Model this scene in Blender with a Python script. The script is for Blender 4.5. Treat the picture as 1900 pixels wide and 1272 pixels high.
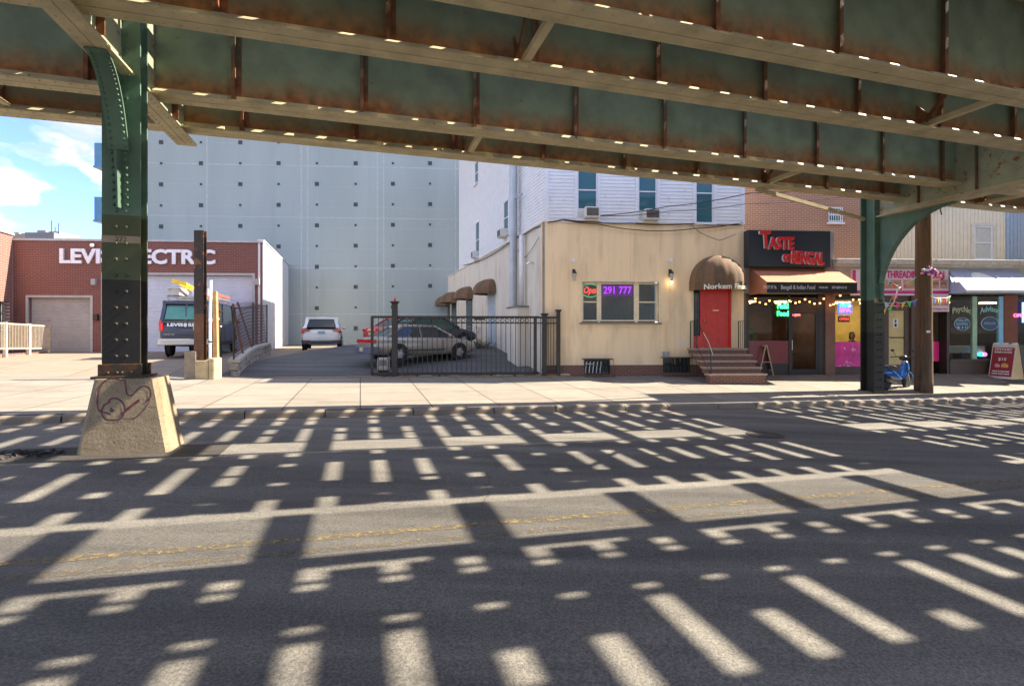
import bpy, math, random
from math import sin, cos, tan, pi, radians as R
from mathutils import Vector, Matrix
random.seed(7)
for o in list(bpy.data.objects): bpy.data.objects.remove(o)
sc = bpy.context.scene
COL = sc.collection
# ------------------------------------------------------------------ camera, sky, sun, exposure
CAMZ = 1.8
F = 950.0; U0 = 950.0; V0 = 613.0
cd = bpy.data.cameras.new('camera'); cam = bpy.data.objects.new('camera', cd); COL.objects.link(cam)
cam.location = (0, 0, CAMZ); cam.rotation_euler = (R(90), 0, 0)
cd.sensor_width = 36; cd.lens = 18.0; cd.shift_y = -23/1900; cd.clip_end = 3000; cd.clip_start = .05
sc.camera = cam
SUN_AZ, SUN_EL = 14.3, 43.0        # degrees from +X towards +Y
sd = bpy.data.lights.new('sun', 'SUN'); sd.energy = 5.0; sd.angle = R(.45); sd.color = (1, .89, .72)
sun = bpy.data.objects.new('sun', sd); COL.objects.link(sun)
sdir = Vector((cos(R(SUN_AZ))*cos(R(SUN_EL)), sin(R(SUN_AZ))*cos(R(SUN_EL)), sin(R(SUN_EL))))
sun.rotation_euler = (-sdir).to_track_quat('-Z', 'Y').to_euler(); sun.location = sdir*60
w = bpy.data.worlds.new('World'); sc.world = w; w.use_nodes = True
nt = w.node_tree; N = nt.nodes; L = nt.links; N.clear()
out = N.new('ShaderNodeOutputWorld'); bg = N.new('ShaderNodeBackground'); bg.inputs['Strength'].default_value = .15
sky = N.new('ShaderNodeTexSky'); sky.sky_type = 'NISHITA'; sky.sun_disc = False
sky.sun_elevation = R(SUN_EL); sky.sun_rotation = R(90-SUN_AZ); sky.air_density = 1.0; sky.dust_density = .3; sky.ozone_density = 2.5
tc = N.new('ShaderNodeTexCoord'); mp = N.new('ShaderNodeMapping'); mp.inputs['Scale'].default_value = (1, 1, 2.6); mp.inputs['Location'].default_value = (3.3, 1.2, .5)
nz = N.new('ShaderNodeTexNoise'); nz.inputs['Scale'].default_value = 4.2; nz.inputs['Detail'].default_value = 8; nz.inputs['Roughness'].default_value = .52
cr = N.new('ShaderNodeValToRGB'); cr.color_ramp.elements[0].position = .475; cr.color_ramp.elements[1].position = .60
mx = N.new('ShaderNodeMixRGB'); mx.inputs['Color2'].default_value = (6.6, 6.3, 6.2, 1)
L.new(tc.outputs['Generated'], mp.inputs['Vector']); L.new(mp.outputs['Vector'], nz.inputs['Vector'])
L.new(nz.outputs['Fac'], cr.inputs['Fac'])
nz2 = N.new('ShaderNodeTexNoise'); nz2.inputs['Scale'].default_value = 9; nz2.inputs['Detail'].default_value = 6
mp2 = N.new('ShaderNodeMapping'); mp2.inputs['Scale'].default_value = (1, 1, 2.2); L.new(tc.outputs['Generated'], mp2.inputs['Vector']); L.new(mp2.outputs['Vector'], nz2.inputs['Vector'])
cr2 = N.new('ShaderNodeValToRGB'); cr2.color_ramp.elements[0].position = .38; cr2.color_ramp.elements[1].position = .6
cr2.color_ramp.elements[0].color = (2.0, 2.0, 2.1, 1); cr2.color_ramp.elements[1].color = (6.8, 6.2, 5.6, 1)
L.new(nz2.outputs['Fac'], cr2.inputs['Fac']); L.new(cr2.outputs['Color'], mx.inputs['Color2']); L.new(cr.outputs['Color'], mx.inputs['Fac'])
tn = N.new('ShaderNodeMixRGB'); tn.blend_type = 'MULTIPLY'; tn.inputs['Fac'].default_value = 1; tn.inputs['Color2'].default_value = (.52, .56, .76, 1)
L.new(sky.outputs['Color'], tn.inputs['Color1']); L.new(tn.outputs['Color'], mx.inputs['Color1']); L.new(mx.outputs['Color'], bg.inputs['Color']); L.new(bg.outputs['Background'], out.inputs['Surface'])
sc.view_settings.view_transform = 'Standard'; sc.view_settings.look = 'None'; sc.view_settings.gamma = 1
sc.view_settings.exposure = 1.80
sc.cycles.max_bounces = 8; sc.cycles.diffuse_bounces = 5; sc.cycles.transparent_max_bounces = 12

# ------------------------------------------------------------------ frames and ground
class Fr:
    def __init__(s, x, y, deg): s.o = (x, y); s.a = R(deg); s.c, s.s = cos(R(deg)), sin(R(deg))
    def W(s, lx, ly): return (s.o[0]+lx*s.c-ly*s.s, s.o[1]+lx*s.s+ly*s.c)
    def loc(s, x, y):
        dx, dy = x-s.o[0], y-s.o[1]; return (dx*s.c+dy*s.s, -dx*s.s+dy*s.c)
    def px(s, u, v, ly=0.0):            # sight line through a measured point meets the real plane local y = ly
        r = (u-U0)/F
        ox, oy = s.o[0]-ly*s.s, s.o[1]+ly*s.c
        # (r t, t) = (ox,oy)+q(c,s)
        q = (ox-r*oy)/(r*s.s-s.c); t = oy+q*s.s
        return (q, CAMZ+(V0-v)/F*t)
    def x(s, u, ly=0.0): return s.px(u, V0, ly)[0]
    def z(s, u, v, ly=0.0): return s.px(u, v, ly)[1]
EL = Fr(0, 0, 16.5)
SLOPE = .026
FA = Fr(1.18, 18.0, 3.5)                # the building line of the street front
def zroad(x, y): return -SLOPE*EL.loc(x, y)[0]
NC = 11.2                               # kerb line, measured across the street
def lerp(a, b, t): return a+(b-a)*t
def interp(t, pts):
    if t <= pts[0][0]: return pts[0][1]
    for (a, va), (b, vb) in zip(pts, pts[1:]):
        if t <= b: return lerp(va, vb, (t-a)/(b-a))
    return pts[-1][1]
def gz(x, y):
    e, n = EL.loc(x, y)
    if n < NC: return -SLOPE*e
    d = FA.loc(x, y)[1]
    zc = -SLOPE*e+.14
    if d < 0:
        # kerb top up to the building line
        tot = (n-NC)+(-d)
        t = (n-NC)/max(tot, .01)
        zb = .2
        if x < -9: zb = .2+min(.12, (-9-x)*.02)
        return lerp(zc, zb, min(1, t))
    a = interp(d, [(0, .2), (3, .6), (6.5, 1.02), (9, 1.04), (20, .9)])
    b = interp(d, [(0, .3), (3, .58), (9, .72), (20, .8)])
    if x > 1.5: return .2
    t = min(1, max(0, (-x-8.5)/2)); return lerp(a, b, t)
def hit(u, v):
    r, q = (u-U0)/F, (V0-v)/F
    lo, hi = 1.0, 60.0
    t = lo
    while t < hi:
        if CAMZ+q*t < gz(r*t, t): break
        t += .02
    return (r*t, t, gz(r*t, t))

# ------------------------------------------------------------------ mesh builder
class MB:
    def __init__(s): s.v = []; s.f = []
    def add(s, vs, fs):
        b = len(s.v); s.v += [tuple(p) for p in vs]; s.f += [tuple(i+b for i in f) for f in fs]; return s
    def box(s, x0, x1, y0, y1, z0, z1):
        return s.add([(x0,y0,z0),(x1,y0,z0),(x1,y1,z0),(x0,y1,z0),(x0,y0,z1),(x1,y0,z1),(x1,y1,z1),(x0,y1,z1)],
                     [(0,3,2,1),(4,5,6,7),(0,1,5,4),(1,2,6,5),(2,3,7,6),(3,0,4,7)])
    def quad(s, *p): return s.add(p, [tuple(range(len(p)))])
    def prism(s, poly, y0, y1, axes='xz'):
        n = len(poly)
        def P(p, y):
            return (p[0], y, p[1]) if axes == 'xz' else ((y, p[0], p[1]) if axes == 'yz' else (p[0], p[1], y))
        vs = [P(p, y0) for p in poly]+[P(p, y1) for p in poly]
        fs = [tuple(range(n)), tuple(reversed(range(n, 2*n)))]+[(i, i+n, (i+1)%n+n, (i+1)%n) for i in range(n)]
        return s.add(vs, fs)
    def bar(s, p, q, a, b=None, up=(0, 0, 1)):       # rectangular bar from p to q
        b = a if b is None else b
        p, q = Vector(p), Vector(q); d = (q-p).normalized(); u = Vector(up)
        if abs(d.dot(u)) > .98: u = Vector((1, 0, 0))
        r = d.cross(u).normalized(); t = r.cross(d)
        vs = []
        for c in (p, q):
            for i, j in ((-1,-1),(1,-1),(1,1),(-1,1)): vs.append(c+r*(i*a/2)+t*(j*b/2))
        return s.add(vs, [(0,3,2,1),(4,5,6,7),(0,1,5,4),(1,2,6,5),(2,3,7,6),(3,0,4,7)])
    def tube(s, pts, r, n=8, r2=None):
        pts = [Vector(p) for p in pts]; rings = []
        for i, p in enumerate(pts):
            d = (pts[min(i+1, len(pts)-1)]-pts[max(i-1, 0)]).normalized()
            u = Vector((0, 0, 1)) if abs(d.z) < .9 else Vector((1, 0, 0))
            a = d.cross(u).normalized(); b = d.cross(a)
            rr = r if r2 is None else lerp(r, r2, i/(len(pts)-1))
            rings.append([p+a*rr*cos(2*pi*k/n)+b*rr*sin(2*pi*k/n) for k in range(n)])
        return s.loft(rings)
    def loft(s, rings, cap=True, closed=True):
        n = len(rings[0]); vs = [p for r in rings for p in r]; fs = []
        for i in range(len(rings)-1):
            for k in range(n if closed else n-1):
                k2 = (k+1) % n; fs.append((i*n+k, i*n+k2, (i+1)*n+k2, (i+1)*n+k))
        if cap: fs += [tuple(reversed(range(n))), tuple(range((len(rings)-1)*n, len(rings)*n))]
        return s.add(vs, fs)
    def lathe(s, prof, c=(0,0,0), n=16, axis='z', cap=True):
        rings = []
        for r, h in prof:
            ring = []
            for k in range(n):
                a = 2*pi*k/n; x, y = r*cos(a), r*sin(a)
                p = (x, y, h) if axis == 'z' else ((h, x, y) if axis == 'x' else (x, h, y))
                ring.append((p[0]+c[0], p[1]+c[1], p[2]+c[2]))
            rings.append(ring)
        return s.loft(rings, cap)
    def ball(s, c, r, n=8, m=5, sc_=(1,1,1)):
        prof = []
        rings = []
        for i in range(1, m):
            t = pi*i/m-pi/2
            rings.append([(c[0]+r*sc_[0]*cos(t)*cos(2*pi*k/n), c[1]+r*sc_[1]*cos(t)*sin(2*pi*k/n), c[2]+r*sc_[2]*sin(t)) for k in range(n)])
        return s.loft(rings)
    def rivet(s, c, nrm, r=.018, h=.012):            # small domed head on a surface
        nrm = Vector(nrm); u = Vector((0,0,1)) if abs(nrm.z) < .9 else Vector((1,0,0))
        a = nrm.cross(u).normalized()*r; b = nrm.cross(a).normalized()*r; c = Vector(c)
        vs = [c+a*cos(k*pi/3)+b*sin(k*pi/3) for k in range(6)]+[c+a*.6*cos(k*pi/3)+b*.6*sin(k*pi/3)+nrm*h for k in range(6)]
        return s.add(vs, [(k, (k+1)%6, (k+1)%6+6, k+6) for k in range(6)]+[tuple(range(6, 12))])
    def build(s, name, mat, parent=None, smooth=False, bevel=0, sub=0, M=None):
        me = bpy.data.meshes.new(name); me.from_pydata(s.v, [], s.f); me.update()
        import bmesh
        b = bmesh.new(); b.from_mesh(me); bmesh.ops.recalc_face_normals(b, faces=b.faces); b.to_mesh(me); b.free()
        if mat: me.materials.append(mat)
        o = bpy.data.objects.new(name, me); COL.objects.link(o)
        if parent: o.parent = parent
        if M is not None: o.matrix_world = M
        if bevel:
            m = o.modifiers.new('bevel', 'BEVEL'); m.width = bevel; m.segments = 2; m.limit_method = 'ANGLE'
        if sub:
            m = o.modifiers.new('sub', 'SUBSURF'); m.levels = m.render_levels = sub
        if smooth:
            for p in me.polygons: p.use_smooth = True
        return o
def tag(o, label=None, cat=None, group=None, kind=None):
    if label: o['label'] = label
    if cat: o['category'] = cat
    if group: o['group'] = group
    if kind: o['kind'] = kind
    return o
def thing(name, label, cat, x=0, y=0, z=0, deg=0, group=None):
    o = bpy.data.objects.new(name, None); o.empty_display_size = .2; COL.objects.link(o)
    o.location = (x, y, z); o.rotation_euler = (0, 0, R(deg)); return tag(o, label, cat, group)
def fthing(name, label, cat, fr, lx, ly, z=0, group=None, turn=0):
    x, y = fr.W(lx, ly); return thing(name, label, cat, x, y, z, math.degrees(fr.a)+turn, group)
def kids(o): return [c for c in bpy.data.objects if c.parent == o]
def copy_tree(o, parent=None):
    c = o.copy(); COL.objects.link(c); c.parent = parent
    for ch in kids(o): copy_tree(ch, c)
    return c
def text(name, body, mat, size, parent=None, loc=(0,0,0), ext=.01, off=0, shear=0, sx=1.0, width=None, roll=0, align='CENTER', yaw=0, tilt=0):
    cu = bpy.data.curves.new(name, 'FONT'); cu.body = body; cu.size = size; cu.extrude = ext; cu.offset = off; cu.shear = shear
    cu.align_x = align; cu.align_y = 'CENTER'; cu.resolution_u = 3
    t = bpy.data.objects.new('tmp', cu); COL.objects.link(t)
    dg = bpy.context.evaluated_depsgraph_get(); me = bpy.data.meshes.new_from_object(t.evaluated_get(dg))
    bpy.data.objects.remove(t); bpy.data.curves.remove(cu)
    xs = [v.co.x for v in me.vertices]
    if width and xs: sx = width/(max(xs)-min(xs))
    me.transform(Matrix.Translation(loc) @ Matrix.Rotation(yaw, 4, 'Z') @ Matrix.Rotation(R(90)+tilt, 4, 'X') @ Matrix.Rotation(roll, 4, 'Z') @ Matrix.Diagonal((sx, 1, 1, 1)))
    me.materials.clear(); me.materials.append(mat); me.name = name
    o = bpy.data.objects.new(name, me); COL.objects.link(o)
    if parent: o.parent = parent
    return o
def wall_holes(mb, x0, x1, z0, z1, holes, y=0.0, depth=.12):
    """front skin at local y with rectangular openings (x0,x1,z0,z1) and reveals going back by depth"""
    xs = sorted({x0, x1}|{min(max(h[0], x0), x1) for h in holes}|{min(max(h[1], x0), x1) for h in holes})
    zs = sorted({z0, z1}|{min(max(h[2], z0), z1) for h in holes}|{min(max(h[3], z0), z1) for h in holes})
    for a, b in zip(xs, xs[1:]):
        for c, d in zip(zs, zs[1:]):
            mx_, mz_ = (a+b)/2, (c+d)/2
            if any(h[0] < mx_ < h[1] and h[2] < mz_ < h[3] for h in holes): continue
            mb.quad((a,y,c),(b,y,c),(b,y,d),(a,y,d))
    for a, b, c, d in holes:
        Y = y+depth
        mb.quad((a,y,c),(a,Y,c),(a,Y,d),(a,y,d)); mb.quad((b,y,c),(b,Y,c),(b,Y,d),(b,y,d))
        mb.quad((a,y,c),(b,y,c),(b,Y,c),(a,Y,c)); mb.quad((a,y,d),(b,y,d),(b,Y,d),(a,Y,d))
def clap(mb, x0, x1, z0, z1, holes, pitch=.13, y=0.0, lip=.016, axis='x'):
    """lapped boards: every course leans out at its foot"""
    z = z0
    def pt(a, yy, zz): return (a, yy, zz) if axis == 'x' else (yy, a, zz)
    while z < z1-.01:
        t = min(z+pitch, z1); mz_ = (z+t)/2
        iv = [(x0, x1)]
        for h in holes:
            if h[2] < mz_ < h[3]:
                nv = []
                for a, b in iv:
                    if h[1] <= a or h[0] >= b: nv.append((a, b)); continue
                    if h[0] > a: nv.append((a, h[0]))
                    if h[1] < b: nv.append((h[1], b))
                iv = nv
        for a, b in iv:
            mb.quad(pt(a, y-lip, z), pt(b, y-lip, z), pt(b, y, t), pt(a, y, t))
            mb.quad(pt(a, y, z), pt(b, y, z), pt(b, y-lip, z), pt(a, y-lip, z))
        z = t

# ------------------------------------------------------------------ materials
_m = {}
def nodes(name):
    m = bpy.data.materials.new(name); m.use_nodes = True; t = m.node_tree; b = t.nodes['Principled BSDF']; return m, t, b
def mapping(t, scale=(1,1,1), rot=(0,0,0), loc=(0,0,0)):
    c = t.nodes.new('ShaderNodeTexCoord'); p = t.nodes.new('ShaderNodeMapping')
    p.inputs['Scale'].default_value = scale; p.inputs['Rotation'].default_value = rot; p.inputs['Location'].default_value = loc
    t.links.new(c.outputs['Object'], p.inputs['Vector']); return p.outputs['Vector']
def noise(t, vec, scale, detail=4, rough=.55):
    n = t.nodes.new('ShaderNodeTexNoise'); n.inputs['Scale'].default_value = scale; n.inputs['Detail'].default_value = detail; n.inputs['Roughness'].default_value = rough
    t.links.new(vec, n.inputs['Vector']); return n.outputs['Fac']
def ramp(t, fac, a, b, ca=(0,0,0), cb=(1,1,1)):
    r = t.nodes.new('ShaderNodeValToRGB'); e = r.color_ramp.elements; e[0].position = a; e[1].position = b
    e[0].color = (*ca, 1); e[1].color = (*cb, 1); t.links.new(fac, r.inputs['Fac']); return r.outputs['Color']
def mix(t, fac, a, b, mode='MIX'):
    m = t.nodes.new('ShaderNodeMixRGB'); m.blend_type = mode
    for k, x in (('Fac', fac), ('Color1', a), ('Color2', b)):
        if isinstance(x, (int, float)): m.inputs[k].default_value = x
        elif isinstance(x, tuple): m.inputs[k].default_value = (*x, 1)
        else: t.links.new(x, m.inputs[k])
    return m.outputs['Color']
def bump(t, b, h, strength=.3, dist=.01):
    n = t.nodes.new('ShaderNodeBump'); n.inputs['Strength'].default_value = strength; n.inputs['Distance'].default_value = dist
    t.links.new(h, n.inputs['Height']); t.links.new(n.outputs['Normal'], b.inputs['Normal'])
def mul(c, k): return tuple(min(1, x*k) for x in c)
def mat(name, col, rough=.7, metal=0, var=.12, scale=4, streak=0, dirt=None, dirt_amt=(.55,.75), bmp=0, bscale=40, spec=.5, coat=0):
    if name in _m: return _m[name]
    m, t, b = nodes(name)
    v = mapping(t, (1, 1, .15) if streak else (1, 1, 1))
    c = ramp(t, noise(t, v, scale), .3, .7, mul(col, 1-var), mul(col, 1+var))
    if dirt: c = mix(t, ramp(t, noise(t, mapping(t, (1,1,.2) if streak else (1,1,1), loc=(3,1,2)), scale*1.7, 6), *dirt_amt), c, dirt)
    t.links.new(c, b.inputs['Base Color']); b.inputs['Roughness'].default_value = rough; b.inputs['Metallic'].default_value = metal
    b.inputs['Specular IOR Level'].default_value = spec; b.inputs['Coat Weight'].default_value = coat
    if bmp: bump(t, b, noise(t, mapping(t), bscale, 3), bmp)
    _m[name] = m; return m
def emit(name, col, s):
    if name in _m: return _m[name]
    m, t, b = nodes(name); b.inputs['Base Color'].default_value = (*mul(col, .5), 1)
    b.inputs['Emission Color'].default_value = (*col, 1); b.inputs['Emission Strength'].default_value = s; _m[name] = m; return m
def glass(name, tint=(.02,.03,.035), see=.0, rough=.03, spec=.5):
    if name in _m: return _m[name]
    m, t, b = nodes(name); b.inputs['Base Color'].default_value = (*tint, 1); b.inputs['Roughness'].default_value = rough
    b.inputs['Specular IOR Level'].default_value = spec
    if see:
        tr = t.nodes.new('ShaderNodeBsdfTransparent'); tr.inputs['Color'].default_value = (.85, .9, .88, 1)
        mm = t.nodes.new('ShaderNodeMixShader'); mm.inputs['Fac'].default_value = see
        o = t.nodes['Material Output']; t.links.new(b.outputs['BSDF'], mm.inputs[1]); t.links.new(tr.outputs['BSDF'], mm.inputs[2]); t.links.new(mm.outputs['Shader'], o.inputs['Surface'])
    _m[name] = m; return m
def brick(name, c1, c2, mortar, scale=1.0, plane='xz'):
    if name in _m: return _m[name]
    m, t, b = nodes(name)
    c = t.nodes.new('ShaderNodeTexCoord'); s = t.nodes.new('ShaderNodeSeparateXYZ'); k = t.nodes.new('ShaderNodeCombineXYZ')
    t.links.new(c.outputs['Object'], s.inputs[0]); t.links.new(s.outputs['X' if plane == 'xz' else 'Y'], k.inputs['X']); t.links.new(s.outputs['Z'], k.inputs['Y'])
    br = t.nodes.new('ShaderNodeTexBrick'); t.links.new(k.outputs[0], br.inputs['Vector'])
    br.inputs['Color1'].default_value = (*c1, 1); br.inputs['Color2'].default_value = (*c2, 1); br.inputs['Mortar'].default_value = (*mortar, 1)
    br.inputs['Scale'].default_value = 1; br.inputs['Brick Width'].default_value = .22*scale; br.inputs['Row Height'].default_value = .075*scale
    br.inputs['Mortar Size'].default_value = .008*scale; br.inputs['Bias'].default_value = .1
    v = mapping(t)
    cc = mix(t, .55, br.outputs['Color'], ramp(t, noise(t, v, 1.3, 6), .3, .72, mul(c1, .75), mul(c2, 1.3)))
    cc = mix(t, br.outputs['Fac'], cc, mortar)
    cc = mix(t, ramp(t, noise(t, mapping(t, (1,1,.2)), 1.1, 5), .62, .85), cc, mul(mortar, .9))
    t.links.new(cc, b.inputs['Base Color']); b.inputs['Roughness'].default_value = .9
    bump(t, b, br.outputs['Fac'], -.5, .006); _m[name] = m; return m
def steel(name, bands, rust=(.20,.085,.035), zr=None, rustlo=None, chip=.66):
    """painted structural steel: bands = [(z, colour), ...] from the foot up, rust patches, rust creeping from a lower edge"""
    if name in _m: return _m[name]
    m, t, b = nodes(name)
    v = mapping(t); c = t.nodes.new('ShaderNodeTexCoord'); s = t.nodes.new('ShaderNodeSeparateXYZ'); t.links.new(c.outputs['Object'], s.inputs[0])
    col = None
    for z, k in bands:
        kk = ramp(t, noise(t, v, 2.2, 5), .3, .7, mul(k, .82), mul(k, 1.22))
        if col is None: col = kk
        else:
            g = t.nodes.new('ShaderNodeMath'); g.operation = 'GREATER_THAN'; g.inputs[1].default_value = z; t.links.new(s.outputs['Z'], g.inputs[0])
            col = mix(t, g.outputs[0], col, kk)
    if zr:
        mr = t.nodes.new('ShaderNodeMapRange'); mr.inputs['From Min'].default_value = zr[0]; mr.inputs['From Max'].default_value = zr[1]
        mr.inputs['To Min'].default_value = 1; mr.inputs['To Max'].default_value = 0; t.links.new(s.outputs['Z'], mr.inputs['Value'])
        ad = t.nodes.new('ShaderNodeMath'); ad.operation = 'MULTIPLY_ADD'; ad.inputs[1].default_value = .7; t.links.new(noise(t, mapping(t, (1,1,.3)), 1.4, 5), ad.inputs[0]); 
        sb = t.nodes.new('ShaderNodeMath'); sb.operation = 'SUBTRACT'; sb.inputs[1].default_value = .35; t.links.new(mr.outputs['Result'], sb.inputs[0]); t.links.new(sb.outputs[0], ad.inputs[2])
        col = mix(t, ramp(t, ad.outputs[0], .2, .75), col, ramp(t, noise(t, v, 6, 5), .35, .7, mul(rust, .7), mul(rust, 1.5)))
    col = mix(t, ramp(t, noise(t, v, 5, 8, .65), chip, chip+.05), col, rust)
    t.links.new(col, b.inputs['Base Color']); b.inputs['Roughness'].default_value = .62; b.inputs['Specular IOR Level'].default_value = .3
    bump(t, b, noise(t, v, 14, 4), .25, .01); _m[name] = m; return m
def asphalt(name, base, warm=1.0, crack=True):
    m, t, b = nodes(name); v = mapping(t)
    fine = noise(t, v, 90, 2, .8); mid = noise(t, v, 6, 6, .6); big = noise(t, mapping(t, (.5, 2.2, 1), (0, 0, R(-16.5))), .55, 5)
    c = ramp(t, fine, .35, .68, mul(base, .55), mul(base, 1.65))
    c = mix(t, .5, c, ramp(t, noise(t, v, 28, 4, .75), .32, .7, mul(base, .55), mul(base, 1.5)))
    c = mix(t, .4, c, ramp(t, mid, .3, .7, mul(base, .75), mul(base, 1.3)))
    c = mix(t, .45, c, ramp(t, big, .35, .68, mul(base, .6), mul(base, 1.45)))
    c = mix(t, 1.0, c, ramp(t, noise(t, v, 55, 3, .8), .36, .66, (.60,.60,.60), (1.42,1.40,1.38)), 'MULTIPLY')
    c = mix(t, .8, c, ramp(t, noise(t, mapping(t, (.10, 1.5, 1), (0, 0, R(-16.5))), 1.6, 5), .35, .68, (.74,.74,.76), (1.22,1.2,1.18)), 'MULTIPLY')
    c = mix(t, ramp(t, noise(t, mapping(t, loc=(9,4,0)), 1.1, 6, .7), .62, .74, (0,0,0), (.6,.6,.6)), c, mul(base, .45))
    # pale chips of stone and paint
    vo = t.nodes.new('ShaderNodeTexVoronoi'); vo.inputs['Scale'].default_value = 16; t.links.new(v, vo.inputs['Vector'])
    c = mix(t, ramp(t, vo.outputs['Distance'], .035, .05, (1,1,1), (0,0,0)), c, (.22, .21, .19))
    if crack:
        ve = t.nodes.new('ShaderNodeTexVoronoi'); ve.feature = 'DISTANCE_TO_EDGE'; ve.inputs['Scale'].default_value = .42
        dn = t.nodes.new('ShaderNodeMixRGB'); dn.inputs['Fac'].default_value = .25; nn = t.nodes.new('ShaderNodeTexNoise'); nn.inputs['Scale'].default_value = 2.5; nn.inputs['Detail'].default_value = 6
        t.links.new(v, nn.inputs['Vector']); t.links.new(v, dn.inputs['Color1']); t.links.new(nn.outputs['Color'], dn.inputs['Color2']); t.links.new(dn.outputs['Color'], ve.inputs['Vector'])
        c = mix(t, mix(t, ramp(t, noise(t, mapping(t, loc=(7,3,0)), .5, 3), .5, .62), (0,0,0), ramp(t, ve.outputs['Distance'], .001, .004, (.7,.7,.7), (0,0,0))), c, mul(base, .45))
    t.links.new(c, b.inputs['Base Color']); b.inputs['Roughness'].default_value = .85; b.inputs['Specular IOR Level'].default_value = .3
    bump(t, b, fine, .7, .006); return m
# ------------------------------------------------------------------ ground, road, pavement
m_asph = asphalt('worn asphalt', (.155, .147, .130))
m_lot = asphalt('lot asphalt', (.105, .107, .105), crack=False)
def concrete(name, base, joint=None, rot=16.5, big=True):
    m, t, b = nodes(name); v = mapping(t)
    c = ramp(t, noise(t, v, 2.2, 7, .6), .28, .72, mul(base, .78), mul(base, 1.18))
    c = mix(t, .5, c, ramp(t, noise(t, v, 60, 3, .7), .3, .7, mul(base, .72), mul(base, 1.25)))
    c = mix(t, ramp(t, noise(t, mapping(t, (.4, 1.5, 1), (0, 0, R(-rot))), .8, 6), .55, .8, (0,0,0), (.55,.55,.55)), c, mul(base, .45))
    vo = t.nodes.new('ShaderNodeTexVoronoi'); vo.inputs['Scale'].default_value = 2.2; t.links.new(v, vo.inputs['Vector'])
    c = mix(t, ramp(t, vo.outputs['Distance'], .05, .075, (.8,.8,.8), (0,0,0)), c, mul(base, .35))
    c = mix(t, ramp(t, noise(t, mapping(t, loc=(2,8,0)), .7, 8, .7), .55, .72, (0,0,0), (.6,.6,.6)), c, mul(base, .6))
    if joint:
        br = t.nodes.new('ShaderNodeTexBrick'); t.links.new(mapping(t, rot=(0, 0, R(-rot))), br.inputs['Vector']); br.offset = 0
        br.inputs['Scale'].default_value = 1; br.inputs['Brick Width'].default_value = joint; br.inputs['Row Height'].default_value = joint
        br.inputs['Mortar Size'].default_value = .016; br.inputs['Color1'].default_value = (.86,.86,.86,1); br.inputs['Color2'].default_value = (1.06,1.06,1.06,1); br.inputs['Mortar'].default_value = (.25,.22,.2,1)
        c = mix(t, 1.0, c, br.outputs['Color'], 'MULTIPLY')
        bump(t, b, br.outputs['Fac'], -.4, .01)
    else: bump(t, b, noise(t, v, 30, 5), .35, .01)
    t.links.new(c, b.inputs['Base Color']); b.inputs['Roughness'].default_value = .88; return m
m_side = concrete('pavement concrete', (.235, .205, .165), 1.55)
m_drive = concrete('driveway concrete', (.23, .185, .135), 3.1)
m_kerb = concrete('kerb concrete', (.22, .18, .135))
def grid_surface(name, us, vs, P, m, kind='structure'):
    mb = MB(); n = len(vs)
    for u in us:
        for v in vs: mb.v.append(P(u, v))
    for i in range(len(us)-1):
        for j in range(n-1): mb.f.append((i*n+j, (i+1)*n+j, (i+1)*n+j+1, i*n+j+1))
    o = mb.build(name, m); 
    for p in o.data.polygons: p.use_smooth = True
    return tag(o, kind=kind)
def fr(a, b, st):
    n = max(1, int(round((b-a)/st))); return [a+(b-a)*i/n for i in range(n+1)]
def roadP(e, n, dz=0):
    x, y = EL.W(e, n); return (x, y, -SLOPE*max(-80, min(80, e))+dz)
gb = MB(); gb.quad((-900,-900,-3.2),(900,-900,-3.2),(900,900,-3.2),(-900,900,-3.2)); tag(gb.build('ground', mat('bare ground', (.12,.10,.08), .95)), kind='structure')
grid_surface('road', [-400,-80,80,400], [-60, -20, 0, NC+.02], lambda e, n: roadP(e, n), m_asph)
def walkP(e, t):
    x0, y0 = EL.W(e, NC+.16); dx, dy = -EL.s, EL.c
    # distance along the across-street direction to the building line
    a = FA.loc(x0, y0)[1]; b = FA.loc(x0+dx, y0+dy)[1]-a; q = (-a)/b
    x, y = x0+dx*q*t, y0+dy*q*t
    return (x, y, gz(x, y))
grid_surface('pavement', fr(-34, 60, .75), [0, .1, .25, .5, .75, 1], walkP, m_side)
def lotP(lx, d):
    x, y = FA.W(lx, d); return (x, y, gz(x, y)+.0)
grid_surface('driveway', fr(-45, -11.2, 1), fr(0, 24, .8), lotP, m_drive)
grid_surface('parking_lot', fr(-11.2, 1.2, .5), fr(0, 24, .8), lotP, m_lot)
es_ = fr(-9.2, .9, .4); ab = MB(); ra_ = random.Random(4)
for i in range(len(es_)-1):
    P_ = []
    for a_ in (es_[i], es_[i+1]-.004):
        for y_ in (-.34, -.08):
            x_, yy_ = FA.W(a_, y_); P_.append((x_, yy_, gz(x_, yy_)))
    j = ra_.uniform(.03, .05)
    ab.add([P_[0], P_[2], P_[3], P_[1]]+[(p[0], p[1], p[2]+j) for p in (P_[0], P_[2], P_[3], P_[1])], [(0,3,2,1),(4,5,6,7),(0,1,5,4),(1,2,6,5),(2,3,7,6),(3,0,4,7)])
tag(ab.build('lot_threshold', mat('tan threshold', (.26,.19,.11), .9, var=.2, scale=6)), kind='structure')
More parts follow.
